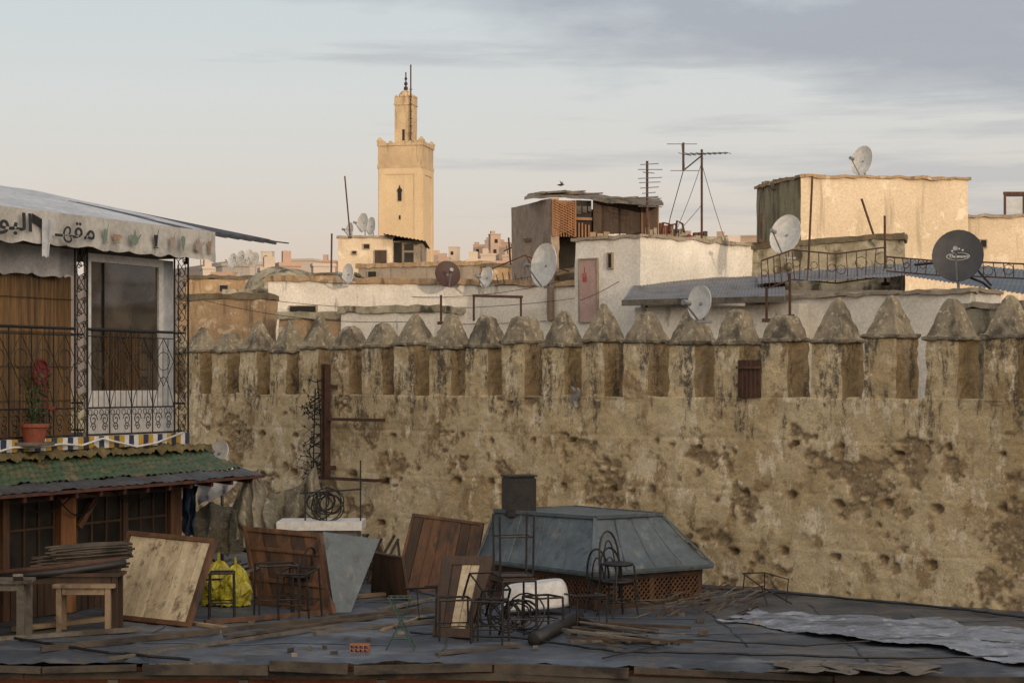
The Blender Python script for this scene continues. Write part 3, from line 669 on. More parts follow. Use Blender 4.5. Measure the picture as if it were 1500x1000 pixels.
solo('bird',b,M('black_iron'),'small dark bird flying over the shack roof','bird')
# ---------------------------------------------------------------- CITY WALL
AX,AY=-6.37,43.; YW=math.atan2(-.695,.719); wf=frame(AX,AY,YW)
TW=Thing('city_wall','long crenellated rammed-earth city wall, eroded and stained','wall',yaw=YW)
random.seed(5)
holes=[]
for (z,pr) in ((7.95,.85),(7.1,.8),(6.22,.8)):
    s=-1.6+rnd(0,.5)
    while s<22:
        if random.random()<pr: holes.append((s+rnd(-.1,.1),z+rnd(-.06,.06),rnd(.04,.08)*(1.45 if z<7.5 else 1),rnd(.035,.055)*(1.45 if z<7.5 else 1)))
        s+=.97
hb={}
for h in holes: 
    for k in (-1,0,1): hb.setdefault(int(h[0])+k,[]).append(h)
fr=lambda s,z,f,o=0,oc=5:noise.fractal(Vector((s*f,z*f,o)),.7,2.1,oc)
def erode(s,z):
    e=fr(s,z*1.3,.75,3)+.4*fr(s,z,3.5,9,4)
    b=.10*math.exp(-((z-6.9)/.35)**2)+.05*math.exp(-((z-7.75)/.2)**2)-.33*sstep(7.9,8.6,z)+.07*sstep(13,20,s)*(1-sstep(7.2,8.2,z))-.27
    return sstep(.06,.24,e+b)
ns,nz=680,118; S0,S1,Z0,Z1=-2.2,22.,5.35,8.75
vs=[];at=[]
for j in range(nz+3):
    for i in range(ns+1):
        s=S0+(S1-S0)*i/ns
        if j<=nz:
            z=Z0+(Z1-Z0)*j/nz
            e=erode(s,z); y=-.035*fr(s,z,.5,1,3)-.022*fr(s,z,3,2,5)
            y+=e*(.04+.035*fr(s,z,6,7,4))
            q=(z-5.45)/.86; q-=math.floor(q); y+=.012*math.exp(-((q-.02)/.05)**2)
            for (hs,hz,a,b_) in hb.get(int(s),()):
                r=((s-hs)/a)**2+((z-hz)/b_)**2+.9*noise.noise(Vector((s*14,z*14,0)))
                if r<1.4: f=1-sstep(.5,1.4,r); y+=.20*f; e=max(e,.8*f)
                elif r<5: e=max(e,.5*(1-(r-1.4)/3.6))
            top=sstep(8.70,8.75,z); y=y*(1-top)
        else:
            z=Z1+.04*noise.noise(Vector((s*1.7,0,4))); y=.12 if j==nz+1 else .45; e=.3
        if j==nz: z=Z1+.05*noise.noise(Vector((s*2.1,0,4)))
        vs.append((s,y,z)); at.append(e)
wm=MB(wf); wm.add(vs,[(j*(ns+1)+i,j*(ns+1)+i+1,(j+1)*(ns+1)+i+1,(j+1)*(ns+1)+i) for j in range(nz+2) for i in range(ns)])
wm.attr=at
TW.part('wall_face',wm,M('rammed_earth'),smooth=True)
wm=MB(wf); wm.nbox(-8,26,.42,1.25,0,8.72,.6,.02); wm.nbox(-8,-2.2,0,.41,0,8.75,.5,.03); wm.nbox(22,26,0,.41,0,8.75,.5,.03); wm.nbox(-2.19,21.99,.03,.41,0,5.36,1,.02)
TW.part('wall_core',wm,M('rammed_earth'))
tips=[480,488,470,470,462,478,472,460,460,462,463,456,446,456,446,453,462,436,432,437,433]
tpx=[297,338,380,424,468,514,561,609,661,714,768,826,885,948,1015,1081,1150,1227,1305,1395,1480]
flat=[0,.5,0,.1,0,.5,.4,.1,.2,.4,.8,.15,.05,.3,.15,.6,.8,.1,.1,.3,.2]
def spx(px): return tsol(AX,AY,YW,px)
MB_Z=8.75
sp=[tsol(AX,AY,YW,p,.31) for p in tpx]
for i in range(-3,25):
    s=sp[i] if 0<=i<len(sp) else (sp[0]+.984*i if i<0 else sp[-1]+.984*(i-len(sp)+1)); d=wf((s,0.3,0)).y
    tip=tips[i] if 0<=i<len(tips) else 445+rnd(-8,15)
    zt=Z(tip,d) if 0<=i<len(tips) else 10.2
    ze=9.68+rnd(-.05,.04)-.02*(i<6); hw=.285+rnd(-.02,.02); fl=flat[i] if 0<=i<len(flat) else .2
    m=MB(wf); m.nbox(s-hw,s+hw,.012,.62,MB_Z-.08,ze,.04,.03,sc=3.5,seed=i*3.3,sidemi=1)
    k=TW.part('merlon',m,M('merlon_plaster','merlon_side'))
    m=MB(wf); o=.035; H=zt-ze; tp=.04+.15*fl
    n_=9; prof=[(hw+o*.4,.31+o*.4,ze-.005),(hw+o,.31+o,ze+.015),(hw+o,.31+o,ze+.06),(hw-.02,.29,ze+.075)]
    for j in range(1,n_+1):
        f=j/n_; g=1-(1-tp/hw)*f
        if j==n_: g*=.6
        prof.append(((hw-.02)*g,.29*g,ze+.075+(H-.075)*f))
    m.rings(prof,10,.026,5.5,seed=i*5.1,c=(s,.31)); TW.part('merlon_cap',m,M('cap_stone'),parent=k)
TW.done()
s0,s1=spx(1084),spx(1115); b=MB(wf)
b.box(s0,s1,-.04,-.01,MB_Z,Z(527,33),0)
for k in range(5): b.box(s0+(s1-s0)*k/5,s0+(s1-s0)*k/5+.02,-.06,-.041,MB_Z,Z(527,33),1)
b.box(s0-.03,s1+.03,-.08,-.061,Z(540,33),Z(536,33),1); solo('rusty_shutter',b,M('rust','brown_wood'),'rust-red sheet shutter fixed between two merlons','shutter')
b=MB(wf); s=spx(845)
b.grid(lambda u,v:(s-.08+.17*u+.04*math.sin(v*7),-.05-.03*math.sin(u*9+v*4),MB_Z+.16-.34*v+.06*noise.noise(Vector((u*3,v*3,0)))),12,14)
solo('rag',b,M('cloth_grey'),'small grey rag snagged on the wall ledge','cloth',smooth=True)
sb=spx(491); b=MB(wf); T=Thing('steel_bracket','rusty steel upright with two side arms against wall','bracket',yaw=YW)
zt,zb=Z(533,40.2),Z(702,40.2)
b.box(sb-.065,sb-.04,-.32,-.18,zb,zt);b.box(sb+.04,sb+.065,-.32,-.18,zb,zt);b.box(sb-.04,sb+.04,-.26,-.24,zb,zt)
for z in (zb+.2,zt-.5): b.box(sb-.04,sb+.04,-.18,.06,z,z+.08)
T.part('upright',b,M('rust'))
for (pa,pb,py) in ((491,564,614),(468,564,701)):
    b=MB(wf); a0,a1=spx(pa),spx(pb); z=Z(py,39.8); b.box(a0+.07 if pa>480 else a0,a1,-.29,-.21,z-.03,z+.03); b.box(a1-.05,a1,-.21,.08,z-.03,z+.03); T.part('arm',b,M('rust'))
T.done()
b=MB(wf); random.seed(3)
for k in range(30):
    x=sb-.06; z=zt-.1-rnd(0,2.1); pts=[(x,-.25,z)]
    for j in range(5): x-=rnd(.06,.20); z+=rnd(-.17,.16); pts.append((x,-.25+rnd(-.12,.08),z))
    b.tube(pts,[.015,.012,.01,.009,.007,.005],4)
    for j in range(2,5): p=pts[j]; b.lathe(p,[(.006,-.025),(.025,0),(.006,.025)],5)
b.tube([(sb-.45,-.2,zb),(sb-.42,-.2,zb+1.0),(sb-.36,-.22,zt-.5)],.014,5); b.tube([(sb-.2,-.2,zb),(sb-.22,-.2,zb+1.2),(sb-.3,-.22,zt-.3)],.012,5)
for k in range(9): b.tube([(sb-.5,-.2,zb+.15+k*.19),(sb-.1,-.24,zb+.12+k*.2)],.009,4)
solo('wire_tangle',b,M('black_iron'),'tangle of old wires and insulators on steel bracket','wires')
# ---------------------------------------------------------------- TERRACE
def frontY(x): return 24.45 if x<0 else 24.45-.22*x
def wallY(x): return 43-.695/.719*(x+6.37)
T=Thing('terrace_building','low building with patched grey sheet roof terrace','building')
m=MB()
def tr(u,v):
    x=-11+25*u; y0=frontY(x)-.05*noise.noise(Vector((x*3,0,0)))-.03*noise.noise(Vector((x*11,0,0))); y1=min(46,wallY(x)+.25); y=y0+(y1-y0)*v
    n=.04*noise.noise(Vector((x*1.1,y*.9,0)))+.016*noise.noise(Vector((x*5,y*4,1)))
    if v==0: n-=.04+.03*noise.noise(Vector((x*6,2,0)))
    return (x,y,RZ+n)
m.grid(tr,300,160); rs=T.part('roof_sheet',m,M('terrace_sheet'),smooth=True)
def rz(x,y): return RZ+.010+.04*noise.noise(Vector((x*1.1,y*.9,0)))
for x in [-9.5,-7.6,-6.6,-5.0,-3.0,-.9,1.1,3.1,4.3,6.2,8.8]:
    m=MB(); y0=frontY(x);y1=min(44,wallY(x)); n=22; xo=rnd(-1.0,1.0); pp=[]
    q0=rnd(0,.25); q1=rnd(.7,1)
    for i in range(n+1):
        f=q0+(q1-q0)*i/n; a=x+xo*f+rnd(-.03,.03); c=y0+(y1-y0)*f; pp.append((a,c,rz(a,c)))
    m.tube(pp,.011,4); T.part('roof_seam',m,M('tin'),parent=rs)
for (y,xa,xb) in ((26.3,-9,-1.5),(27.2,0,5.5),(28.9,-3,8),(31.0,-6,3)):
    m=MB(); xe=min(xb,(43-y)/.9666-6.37); pp=[]; n=40
    for i in range(n+1):
        a=xa+(xe-xa)*i/n; c=y-.1*i/8+rnd(-.03,.03); pp.append((a,c,rz(a,c)))
    m.tube(pp,.008,4); T.part('roof_seam',m,M('tin'),parent=rs)
m=MB(); x=-11
while x<13:
    L=rnd(.9,2.6); y0,y1=frontY(x)-.06+rnd(-.03,.03),frontY(x+L)-.06+rnd(-.03,.03); z_=RZ-.09
    m.beam((x,y0,z_+rnd(-.035,.03)),(x+L-rnd(.01,.08),y1,z_+rnd(-.035,.03)),rnd(.04,.08),rnd(.07,.13),0); x+=L
T.part('fascia',m,M('edge_wood'))
m=MB(); 
for k in range(5):
    a,b_=-11+k*5,-6+k*5; m.beam((a,frontY(a)+.1,RZ-.2),(b_-.01,frontY(b_)+.1,RZ-.2),.1,.09)
for x in [-8.5,-6.8,-4.9,-3.3,-1.6,-.1,1.4,3.,4.6,6.2]: m.box(x-.06,x+.06,frontY(x)-.02,frontY(x)+.12,RZ-.62,RZ-.25)
T.part('beam',m,M('edge_wood'))
m=MB(); m.add([(-11,24.9,0),(0,24.9,0),(14,21.8,0),(14,21.8,5.45),(0,24.9,5.45),(-11,24.9,5.45)],[(0,1,4,5),(1,2,3,4)]); T.part('wall',m,M('brick'))
T.done()
m=MB()
def tp(u,v):
    a=R(1062,914).lerp(R(1530,975),u); b_=R(1110,897).lerp(R(1530,925),u)
    vv=v*(1+.35*noise.noise(Vector((u*7,2,8))))+.3*noise.noise(Vector((u*5,0,3)))*(1-v); uu=.04*noise.noise(Vector((v*6,4,1)))
    p=a.lerp(b_,vv); p.x+=uu*8
    p.z=RZ+.05+.04*noise.noise(p*1.3)+.02*noise.noise(p*5)+.012*noise.noise(p*14); return p
m.grid(tp,220,60); solo('tarpaulin',m,M('tarp'),'wrinkled pale blue-grey tarpaulin spread over the roof','tarpaulin',smooth=True)
m=MB()
def tp2(u,v):
    p=R(1150,985).lerp(R(1380,990),u).lerp(R(1120,970).lerp(R(1360,974),u),v); p.z=RZ+.03+.02*noise.noise(p*3.2)+.015*noise.noise(p*9); p.x+=.25*noise.noise(Vector((u*5,v*5,2))); p.y+=.3*noise.noise(Vector((u*9,v*3,6))); return p
m.grid(tp2,60,24); solo('plastic_sheet',m,M('grey_wood'),'crumpled dirty brown sheet on the roof','sheet',smooth=True)
for (pts,r,lb) in [([(1000,862),(1150,872),(1290,884),(1420,897),(1520,910)],.018,'black cable lying along the wall foot'),([(600,930),(760,938),(900,958),(1100,962),(1300,968),(1500,965)],.016,'black cable snaking over the sheet roof'),([(0,935),(140,958),(300,972)],.02,'dark cable over the timber deck'),([(540,850),(650,880),(720,905),(810,945)],.014,'thin black cable across the roof'),([(880,968),(1000,940),(1180,950),(1360,935),(1500,948)],.012,'thin black cable looping near the tarpaulin')]:
    P=[]
    for a,b_ in zip(pts[:-1],pts[1:]):
        for k in range(8):
            t=k/8; p=R(a[0]+(b_[0]-a[0])*t,a[1]+(b_[1]-a[1])*t); P.append(p+Vector((rnd(-.03,.03),rnd(-.05,.05),.04)))
    m=MB(); m.tube(P,r,5); solo('cable',m,M('rubber'),lb,'cable','cables on the terrace roof')
for (a,b_,w_,h_,mt,lb) in [((20,925),(215,903),.12,.06,'pale_wood','long pale timber plank on roof'),((60,955),(640,895),.06,.07,'edge_wood','long dark timber edging the deck'),((-20,940),(200,925),.14,.05,'grey_wood','broad grey board on the deck'),((160,968),(500,918),.05,.04,'grey_wood','weathered grey batten on roof'),((460,930),(700,905),.08,.04,'grey_wood','grey plank lying flat'),((900,870),(1040,882),.06,.05,'brown_wood','brown batten beside skylight'),((210,905),(330,922),.1,.04,'pale_wood','short pale plank lying on deck'),((540,852),(600,838),.1,.05,'grey_wood','weathered plank by wall foot'),((620,905),(560,925),.06,.03,'pale_wood','short pale offcut on roof'),((300,915),(480,900),.09,.06,'brown_wood','brown timber lying on deck'),((480,880),(570,872),.12,.05,'pale_wood','pale plank under leaning panels'),((330,935),(560,905),.1,.04,'edge_wood','dark plank lying across deck'),((560,895),(640,878),.12,.04,'grey_wood','short grey board near panels'),((640,960),(760,948),.09,.03,'edge_wood','thin dark board near roof edge')]:
    m=MB(); m.beam(R(*a)+Vector((0,0,h_/2+.01)),R(*b_)+Vector((0,0,h_/2+.01)),w_,h_); solo('timber_plank',m,M(mt),lb,'plank','loose timber on the terrace')
# ---------------------------------------------------------------- skylight pavilion
def pav():
    yaw=math.atan2(.59,.81); N=Vector((1.22,29.65)); fn=frame(N.x,N.y,yaw); L1,L2=2.15,2.75; ze=6.17; zt=6.93
    T=Thing('skylight_pavilion','low wooden lattice lantern with blue-grey hipped metal roof','skylight',yaw=yaw)
    m=MB(fn); o=.12
    c0=[(-o,-o),(L1+o,-o),(L1+o,L2+o),(-o,L2+o)]; c1=[(.42,.5),(L1-.40,.5),(L1-.40,L2-.05),(.12,L2-.05)]
    lo=[(x,y,ze) for x,y in c0]; lo2=[(x,y,ze-.05) for x,y in c0]; hi=[(x,y,zt) for x,y in c1]
    for k in range(4):
        j=(k+1)%4; A,B,C,D=[Vector(p) for p in (lo[k],lo[j],hi[j],hi[k])]
        m.grid(lambda u,v:A.lerp(B,u).lerp(D.lerp(C,u),v)+Vector((0,0,-.05*math.sin(math.pi*v)+.025*noise.noise(Vector((u*5,v*5,k))))),14,10)
        m.add([lo2[k],lo2[j],lo[j],lo[k]],[(0,1,2,3)])
    m.add(lo2,[(3,2,1,0)]); m.add([Vector(p)+Vector((0,0,.03)) for p in hi],[(0,1,2,3)])
    rf=T.part('roof',m,M('blue_tin'))
    m=MB(fn)
    for k in range(4):
        j=(k+1)%4; A,B,C,D=[Vector(p) for p in (lo[k],lo[j],hi[j],hi[k])]
        m.beam(A+Vector((0,0,.01)),D+Vector((0,0,.01)),.05,.03); m.beam(D+Vector((0,0,.02)),C+Vector((0,0,.02)),.08,.05); m.beam(A,B,.03,.045)
        for q in (.28,.52,.76):
            pp=[A.lerp(B,q).lerp(D.lerp(C,q),v/6)+Vector((0,0,-.05*math.sin(math.pi*v/6)+.012)) for v in range(7)]; m.tube(pp,.009,4)
    T.part('roof_trim',m,M('blue_tin'),parent=rf)
    m=MB(fn); 
    for (x0,x1,y0,y1) in ((0,L1,0,.08),(0,L1,L2-.08,L2),(0,.08,.081,L2-.081),(L1-.08,L1,.081,L2-.081)):
        m.box(x0,x1,y0,y1,RZ-.05,RZ+.1); m.box(x0,x1,y0,y1,ze-.14,ze-.052)
    for (x,y) in ((0,0),(L1-.1,0),(0,L2-.1),(L1-.1,L2-.1),(L1/2,0),(0,L2/2)): m.box(x+.005,x+.1,y+.005,y+.1,RZ+.1,ze-.14)
    T.part('frame',m,M('dark_wood'))
    for (ax,L) in ((0,L1),(1,L2)):
        m=MB(fn); z0,z1=RZ+.1,ze-.14; H=z1-z0; n=int(L/.09)
        for k in range(-6,n+1):
            for sgn in (1,-1):
                a,b_=k*.09,k*.09+H
                a2,b2=max(0.02,a),min(L-.02,b_)
                if a2>=b2: continue
                za,zb=z0+(a2-a),z0+(b2-a)
                if sgn<0: za,zb=z1-(a2-a),z1-(b2-a)
                off=-.0+ (.012 if sgn>0 else .026)
                p=(a2,off,za) if ax==0 else (off,a2,za); q=(b2,off,zb) if ax==0 else (off,b2,zb)
                m.beam(p,q,.018,.018)
        T.part('lattice',m,M('brown_wood'))
    m=MB(fn); m.box(.1,L1-.1,.1,L2-.1,RZ,ze-.06); T.part('interior',m,M('dark_void'))
    T.done()
    ch=frame(.11,31.75,.25)
    T=Thing('chimney_box','black sheet-metal chimney box on skylight roof','chimney')
    m=MB(ch); m.box(-.225,.225,-.225,.225,zt-.05,zt+.55); m.box(-.205,.205,-.205,.205,zt+.55,zt+.575)
    T.part('body',m,M('black_iron')); m=MB(ch); m.box(-.245,.245,-.245,.245,zt+.576,zt+.60); T.part('lid',m,M('black_iron')); T.done()
pav()
# ---------------------------------------------------------------- leaning panels
def panel(name,label,cat,bl,br,tr_,tl,th,npl,frame_w=.06,fmat='brown_wood',pmats=('cream_board',),cross=()):
    bl,br,tr_,tl=map(Vector,(bl,br,tr_,tl)); nrm=(br-bl).cross(tl-bl).normalized()
    fn=lambda p:bl.lerp(br,p[0]).lerp(tl.lerp(tr_,p[0]),p[2])+nrm*p[1]
    Wd=(br-bl).length; Ht=(tl-bl).length; fu,fv=frame_w/Wd,frame_w/Ht
    T=Thing(name,label,cat); m=MB(fn)
    for k in range(npl):
        a=fu+(1-2*fu)*k/npl; e=.004/Wd; y=rnd(-.006,.006); m.box(a+e,a+(1-2*fu)/npl-e,-.015+y,.012+y,fv,1-fv,random.randrange(len(pmats)))
    T.part('boards',m,M(*pmats))
    m=MB(fn); m.box(0,fu,-th/2,th/2,0,1);m.box(1-fu,1,-th/2,th/2,0,1);m.box(fu,1-fu,-th/2,th/2,0,fv);m.box(fu,1-fu,-th/2,th/2,1-fv,1)
    T.part('frame',m,M(fmat))
    for c in cross:
        m=MB(fn); m.box(fu,1-fu,.013,.04,c,c+.05); T.part('batten',m,M(fmat))
    T.done()
panel('table_top','upended table top with cream boards and brown frame','table top',R(152,905),R(277,919),W(317,790,28.4),W(190,778,29.4),.08,9,.07,'brown_wood',('cream_board','cream_board','cream_worn'))
panel('table_top','upended dark brown table top leaning on metal chair','table top',R(376,884),R(490,898),W(470,780,30.2),W(358,770,31.),.08,5,.08,'brown_wood',('dark_wood','brown_wood'),(.3,.7))
panel('table_top','reddish brown boarded table top propped upright','table top',R(577,864),R(691,868),W(709,766,32.6),W(605,752,33.1),.06,7,.05,'brown_wood',('brown_wood','dark_wood','brown_wood'))
panel('table_top','narrow framed table top with pale worn centre','table top',R(634,932),R(692,935),W(724,815,27.3),W(648,815,27.3),.05,3,.13,'dark_wood',('dark_wood','cream_worn','cream_board'))
panel('table_top','small dark boarded panel lying in the clutter','table top',R(545,868),R(600,880),W(590,815,31.),W(548,808,31.6),.05,4,.05,'dark_wood',('dark_wood','brown_wood'))
m=MB(); a,b_,c,d_=R(490,897),R(514,896),W(556,790,30.),W(473,779,29.7)
nn=Vector((.15,.9,.2))*.03; m.add([a,b_,c,d_,a+nn,b_+nn,c+nn,d_+nn],[(0,1,2,3),(7,6,5,4),(0,4,5,1),(1,5,6,2),(2,6,7,3),(3,7,4,0)])
solo('sheet_metal',m,M('blue_tin'),'tapering grey sheet metal leaning on table top','sheet metal')
for (px,py,s) in ((320,884,.26),(345,886,.24)):
    m=MB(); c=R(px,py)
    def bag(u,v):
        a=u*6.2832; z=v*s*3.0; r=s*(1.0-.3*v)*max(0,math.sin(min(1,.25+v*.9)*math.pi))**.5+.02
        ca,sa=math.cos(a),math.sin(a); q=Vector((ca*2,sa*2,z*5+px)); r*=1+.35*noise.noise(q)+.2*noise.noise(q*2.6)
        return (c.x+r*ca,c.y+r*.8*sa,RZ+z+.05*noise.noise(Vector((ca*3,sa*3,z*9))))
    m.grid(bag,48,30)
    solo('yellow_bag',m,M('plastic_yellow'),'crumpled bright yellow plastic bag on deck','bag','yellow plastic bags')
# ---------------------------------------------------------------- chairs and stools
def rotx(p,t):
    c,s=math.cos(t),math.sin(t); return (p[0],p[1]*c-p[2]*s,p[1]*s+p[2]*c)
def chair(o,yaw,s,label,z=RZ,group='black metal café chairs',tilt=0,lift=0):
    f0=frame(o.x,o.y,yaw)
    def fn(p):
        p=rotx(p,tilt) if tilt else p
        return f0((p[0]*s,p[1]*s,z+lift+p[2]*s))
    T=Thing('metal_chair',label,'chair',group,yaw=yaw)
    m=MB(fn); m.lathe((0,0,.44),[(.19,0),(.21,.015),(.21,.03),(.18,.045)],20); T.part('seat',m,M('black_iron'),smooth=True)
    for (x,y) in ((-.15,-.15),(.15,-.15),(-.15,.15),(.15,.15)):
        m=MB(fn); m.tube([(x,y,.45),(x*1.15,y*1.15,.2),(x*1.3,y*1.3,0)],.013,6); T.part('leg',m,M('black_iron'))
    m=MB(fn); m.tube([(-.17*math.cos(t),.17+.05*math.sin(t),.44+.44*max(0,math.sin(t))**.8) for t in [math.pi*i/14 for i in range(15)]],.014,6)
    m.tube([(-.09*math.cos(t),.17+.03*math.sin(t),.44+.32*math.sin(t)) for t in [math.pi*i/10 for i in range(11)]],.010,5)
    T.part('backrest',m,M('black_iron'))
    m=MB(fn); m.tube([(.175*math.cos(k*.5236),.175*math.sin(k*.5236),.2) for k in range(12)],.009,5,closed=True); T.part('brace',m,M('black_iron'))
    T.done()
def stool(o,yaw,w,h,label,z=RZ,flip=False,top=True,mat='black_iron',name='metal_stool',tilt=0,lift=0):
    f0=frame(o.x,o.y,yaw)
    def fn(p):
        p=(p[0],p[1],p[2] if not flip else h-p[2]); p=rotx(p,tilt) if tilt else p
        return f0((p[0],p[1],z+lift+p[2]))
    T=Thing(name,label,'stool','metal stool frames',yaw=yaw); q=w/2
    m=MB(fn); m.tube([(-q,-q,h-.02),(q,-q,h-.02),(q,q,h-.02),(-q,q,h-.02)],.016,6,closed=True)
    if top: m.box(-q+.01,q-.01,-q+.01,q-.01,h-.015,h+.02,1)
    T.part('seat',m,M(mat,'dark_wood'))
    for (x,y) in ((-q,-q),(q,-q),(-q,q),(q,q)):
        m=MB(fn); m.tube([(x,y,h-.02),(x*1.05,y*1.05,0)],.015,6); T.part('leg',m,M(mat))
    m=MB(fn); m.tube([(-q,-q,h*.35),(q,-q,h*.35),(q,q,h*.35),(-q,q,h*.35)],.010,5,closed=True); T.part('brace',m,M(mat)); T.done()
chair(R(905,903),.5,1.12,'black round-backed metal chair standing by skylight')
chair(R(905,903),.65,1.10,'black metal chair stacked on another chair',z=RZ+.26)
chair(R(885,896),2.6,1.08,'black metal chair turned away beside stack')
stool(R(752,935),.35,.46,.80,'square black metal stool beside coiled hoops')
stool(R(752,935),.2,.44,.82,'upturned black metal stool with legs in the air',z=RZ+.83,flip=True)
stool(R(665,936),.15,.42,.56,'low black metal stool frame without seat',top=False)
stool(R(718,942),-.2,.40,.58,'square black stool frame on roof sheet',top=False)
stool(R(700,928),.5,.42,.75,'tilted black stool frame in the tangle',top=False,tilt=.5,lift=.1)
stool(R(610,905),.9,.42,.62,'black stool frame fallen on its side',top=False,tilt=1.45,lift=.22)
stool(R(405,903),.25,.55,.78,'tall black metal frame leaning near table top',top=False)
stool(R(440,906),-.3,.45,.72,'black metal stool frame before brown table',top=False,tilt=.12)
stool(R(325,905),.1,.34,.68,'narrow black stool frame before yellow bags',top=False)
stool(R(795,925),.5,.4,.5,'small black stool frame half hidden by basin',top=False)
stool(R(850,915),.2,.42,.7,'black stool frame lying on its side',top=False,tilt=1.5,lift=.22)
chair(R(438,890),-2.2,1.05,'black metal chair against brown table top')
chair(R(222,862),.2,1.0,'black metal chair with arched back behind table')
chair(R(690,915),2.9,1.05,'black metal chair behind narrow framed table')
T=Thing('folding_stand','green painted folding metal stand on roof','stand'); c=R(587,950)
for (sx_,sy) in ((-.18,-.14),(.18,-.14),(-.18,.14),(.18,.14)):
    m=MB(); m.tube([c+Vector((sx_,sy,0)),c+Vector((-sx_*.8,sy,.66))],.010,5); T.part('leg',m,M('green_iron'))
m=MB(); m.tube([c+Vector((-.16,-.14,.66)),c+Vector((.16,-.14,.66)),c+Vector((.16,.14,.66)),c+Vector((-.16,.14,.66))],.010,5,closed=True); m.tube([c+Vector((-.12,-.14,.15)),c+Vector((.12,-.14,.15))],.01,5); m.tube([c+Vector((0,-.14,.3)),c+Vector((0,.14,.3))],.01,5)
for k in range(4): m.tube([c+Vector((-.12+.08*k,-.14,.66)),c+Vector((-.12+.08*k,.14,.66))],.008,4)
T.part('frame',m,M('green_iron')); T.done()
c=R(526,957); m=MB(frame(c.x,c.y,-.15))
m.box(-.12,.12,0,.1,RZ,RZ+.02);m.box(-.12,.12,0,.1,RZ+.10,RZ+.12);m.box(-.12,.12,0,.1,RZ+.055,RZ+.065)
for k in range(5): m.box(-.12+k*.0575,-.11+k*.0575,.001,.099,RZ+.02,RZ+.055); m.box(-.12+k*.0575,-.11+k*.0575,.001,.099,RZ+.065,RZ+.10)
solo('hollow_brick',m,M('brick'),'red hollow clay brick lying on roof sheet','brick')
random.seed(9)
m=MB()
for k in range(11):
    c=R(735+rnd(-20,35),930)+Vector((0,rnd(-.2,.15),.25+rnd(0,.1))); r=rnd(.18,.27); tl=rnd(-.6,.6); a=Vector((math.cos(tl),math.sin(tl),0)); b_=Vector((rnd(-.3,.3),rnd(.2,.9),1)).normalized()
    m.tube([c+a*r*math.cos(t*.3927)+b_*r*math.sin(t*.3927) for t in range(16)],.012,5,closed=True)
solo('hoop_pile',m,M('black_iron'),'pile of bent black metal hoops from chairs','hoops')
c=R(783,902); T=Thing('bath_basin','white enamel basin tipped on its side','basin'); m=MB()
# shallow tub lying upside down
def tub(u,v):
    a=u*2*math.pi; ca,sa=math.cos(a),math.sin(a); n_=2.6
    rr=(abs(ca)**n_+abs(sa)**n_)**(-1/n_); k=1-.28*v**2.2
    return (c.x+.50*rr*ca*k,c.y+.15+.34*rr*sa*k,RZ+.12+.36*math.sin(v*math.pi/2)+.05*ca)
m.grid(tub,40,12); m.grid(lambda u,v:(lambda p:(c.x+(p[0]-c.x)*v,c.y+.15+(p[1]-c.y-.15)*v,RZ+.48+.05*math.cos(u*6.2832)*v))(tub(u,1)),40,3)
T.part('bowl',m,M('white_paint'),smooth=True); m=MB(); m.tube([tub(t/32,0) for t in range(32)],.022,6,closed=True); T.part('rim',m,M('galv')); T.done()
m=MB(); a,b_=R(782,936,.07),R(845,905,.1); dr=(b_-a).normalized()
m.tube([a,a.lerp(b_,.5),b_],[.09,.1,.11],14); m.tube([a-dr*.005,a-dr*.006],.075,14,1)
solo('black_pipe',m,M('rubber','dark_void'),'thick black pipe lying on the roof','pipe',smooth=True)
m=MB()
for k in range(26):
    o=k%6; a=R(838+rnd(-14,40),906+o*6+rnd(-4,4),.02+.04*(k//6)); b_=R(975+rnd(-90,45),922+o*5+rnd(-9,9),.02+.02*(k//6)); m.beam(a,b_,rnd(.02,.06),rnd(.015,.04),random.randrange(3))
solo('stick_bundle',m,M('grey_wood','edge_wood','dark_wood'),'loose bundle of old wooden slats on the roof','wood')
m=MB(); random.seed(21)
for k in range(110):
    c=R(rnd(930,1115),rnd(870,905),0); l=rnd(.1,.5); t=rnd(-1.2,1.2); e=Vector((math.cos(t)*l,math.sin(t)*l*.6,rnd(-.02,.12))); z=Vector((0,0,rnd(.03,.2))); m.beam(c-e/1.5+z,c+e/1.5+z,rnd(.01,.03),rnd(.01,.02),random.randrange(3))
solo('debris_pile',m,M('grey_wood','dark_wood','edge_wood'),'low heap of broken sticks and rubbish by wall','debris',kind=None)
for i in range(34):
    px,py=rnd(300,1150),rnd(885,965); m=MB(); c=R(px,py); q=rnd(.02,.06); m.nbox(c.x-q,c.x+q,c.y-q*.7,c.y+q*.7,RZ,RZ+q*rnd(.6,1.1)+.02,.05,.02,seed=i*7,sc=5); solo('rubble_stone',m,M(random.choice(['grey_plaster','edge_wood','grey_wood'])),'rough lump of rubble on sheet roof','stone','rubble on the roof')
m=MB(); P=[R(1088,872,0),R(1120,868,0),R(1150,880,0),R(1125,888,0)]
m.tube([P[0],P[0]+Vector((.03,0,.36)),P[1]+Vector((0,0,.33)),P[1]],.012,5); m.tube([P[3],P[3]+Vector((-.1,0,.3)),P[0]+Vector((0,0,.36))],.012,5); m.tube([P[1]+Vector((0,0,.33)),R(1155,848,.3),R(1152,884)],.010,5); m.tube([P[3]+Vector((-.1,0,.3)),R(1160,884,.02)],.01,5)
solo('broken_chair',m,M('black_iron'),'bent thin metal chair remains near wall','broken chair')
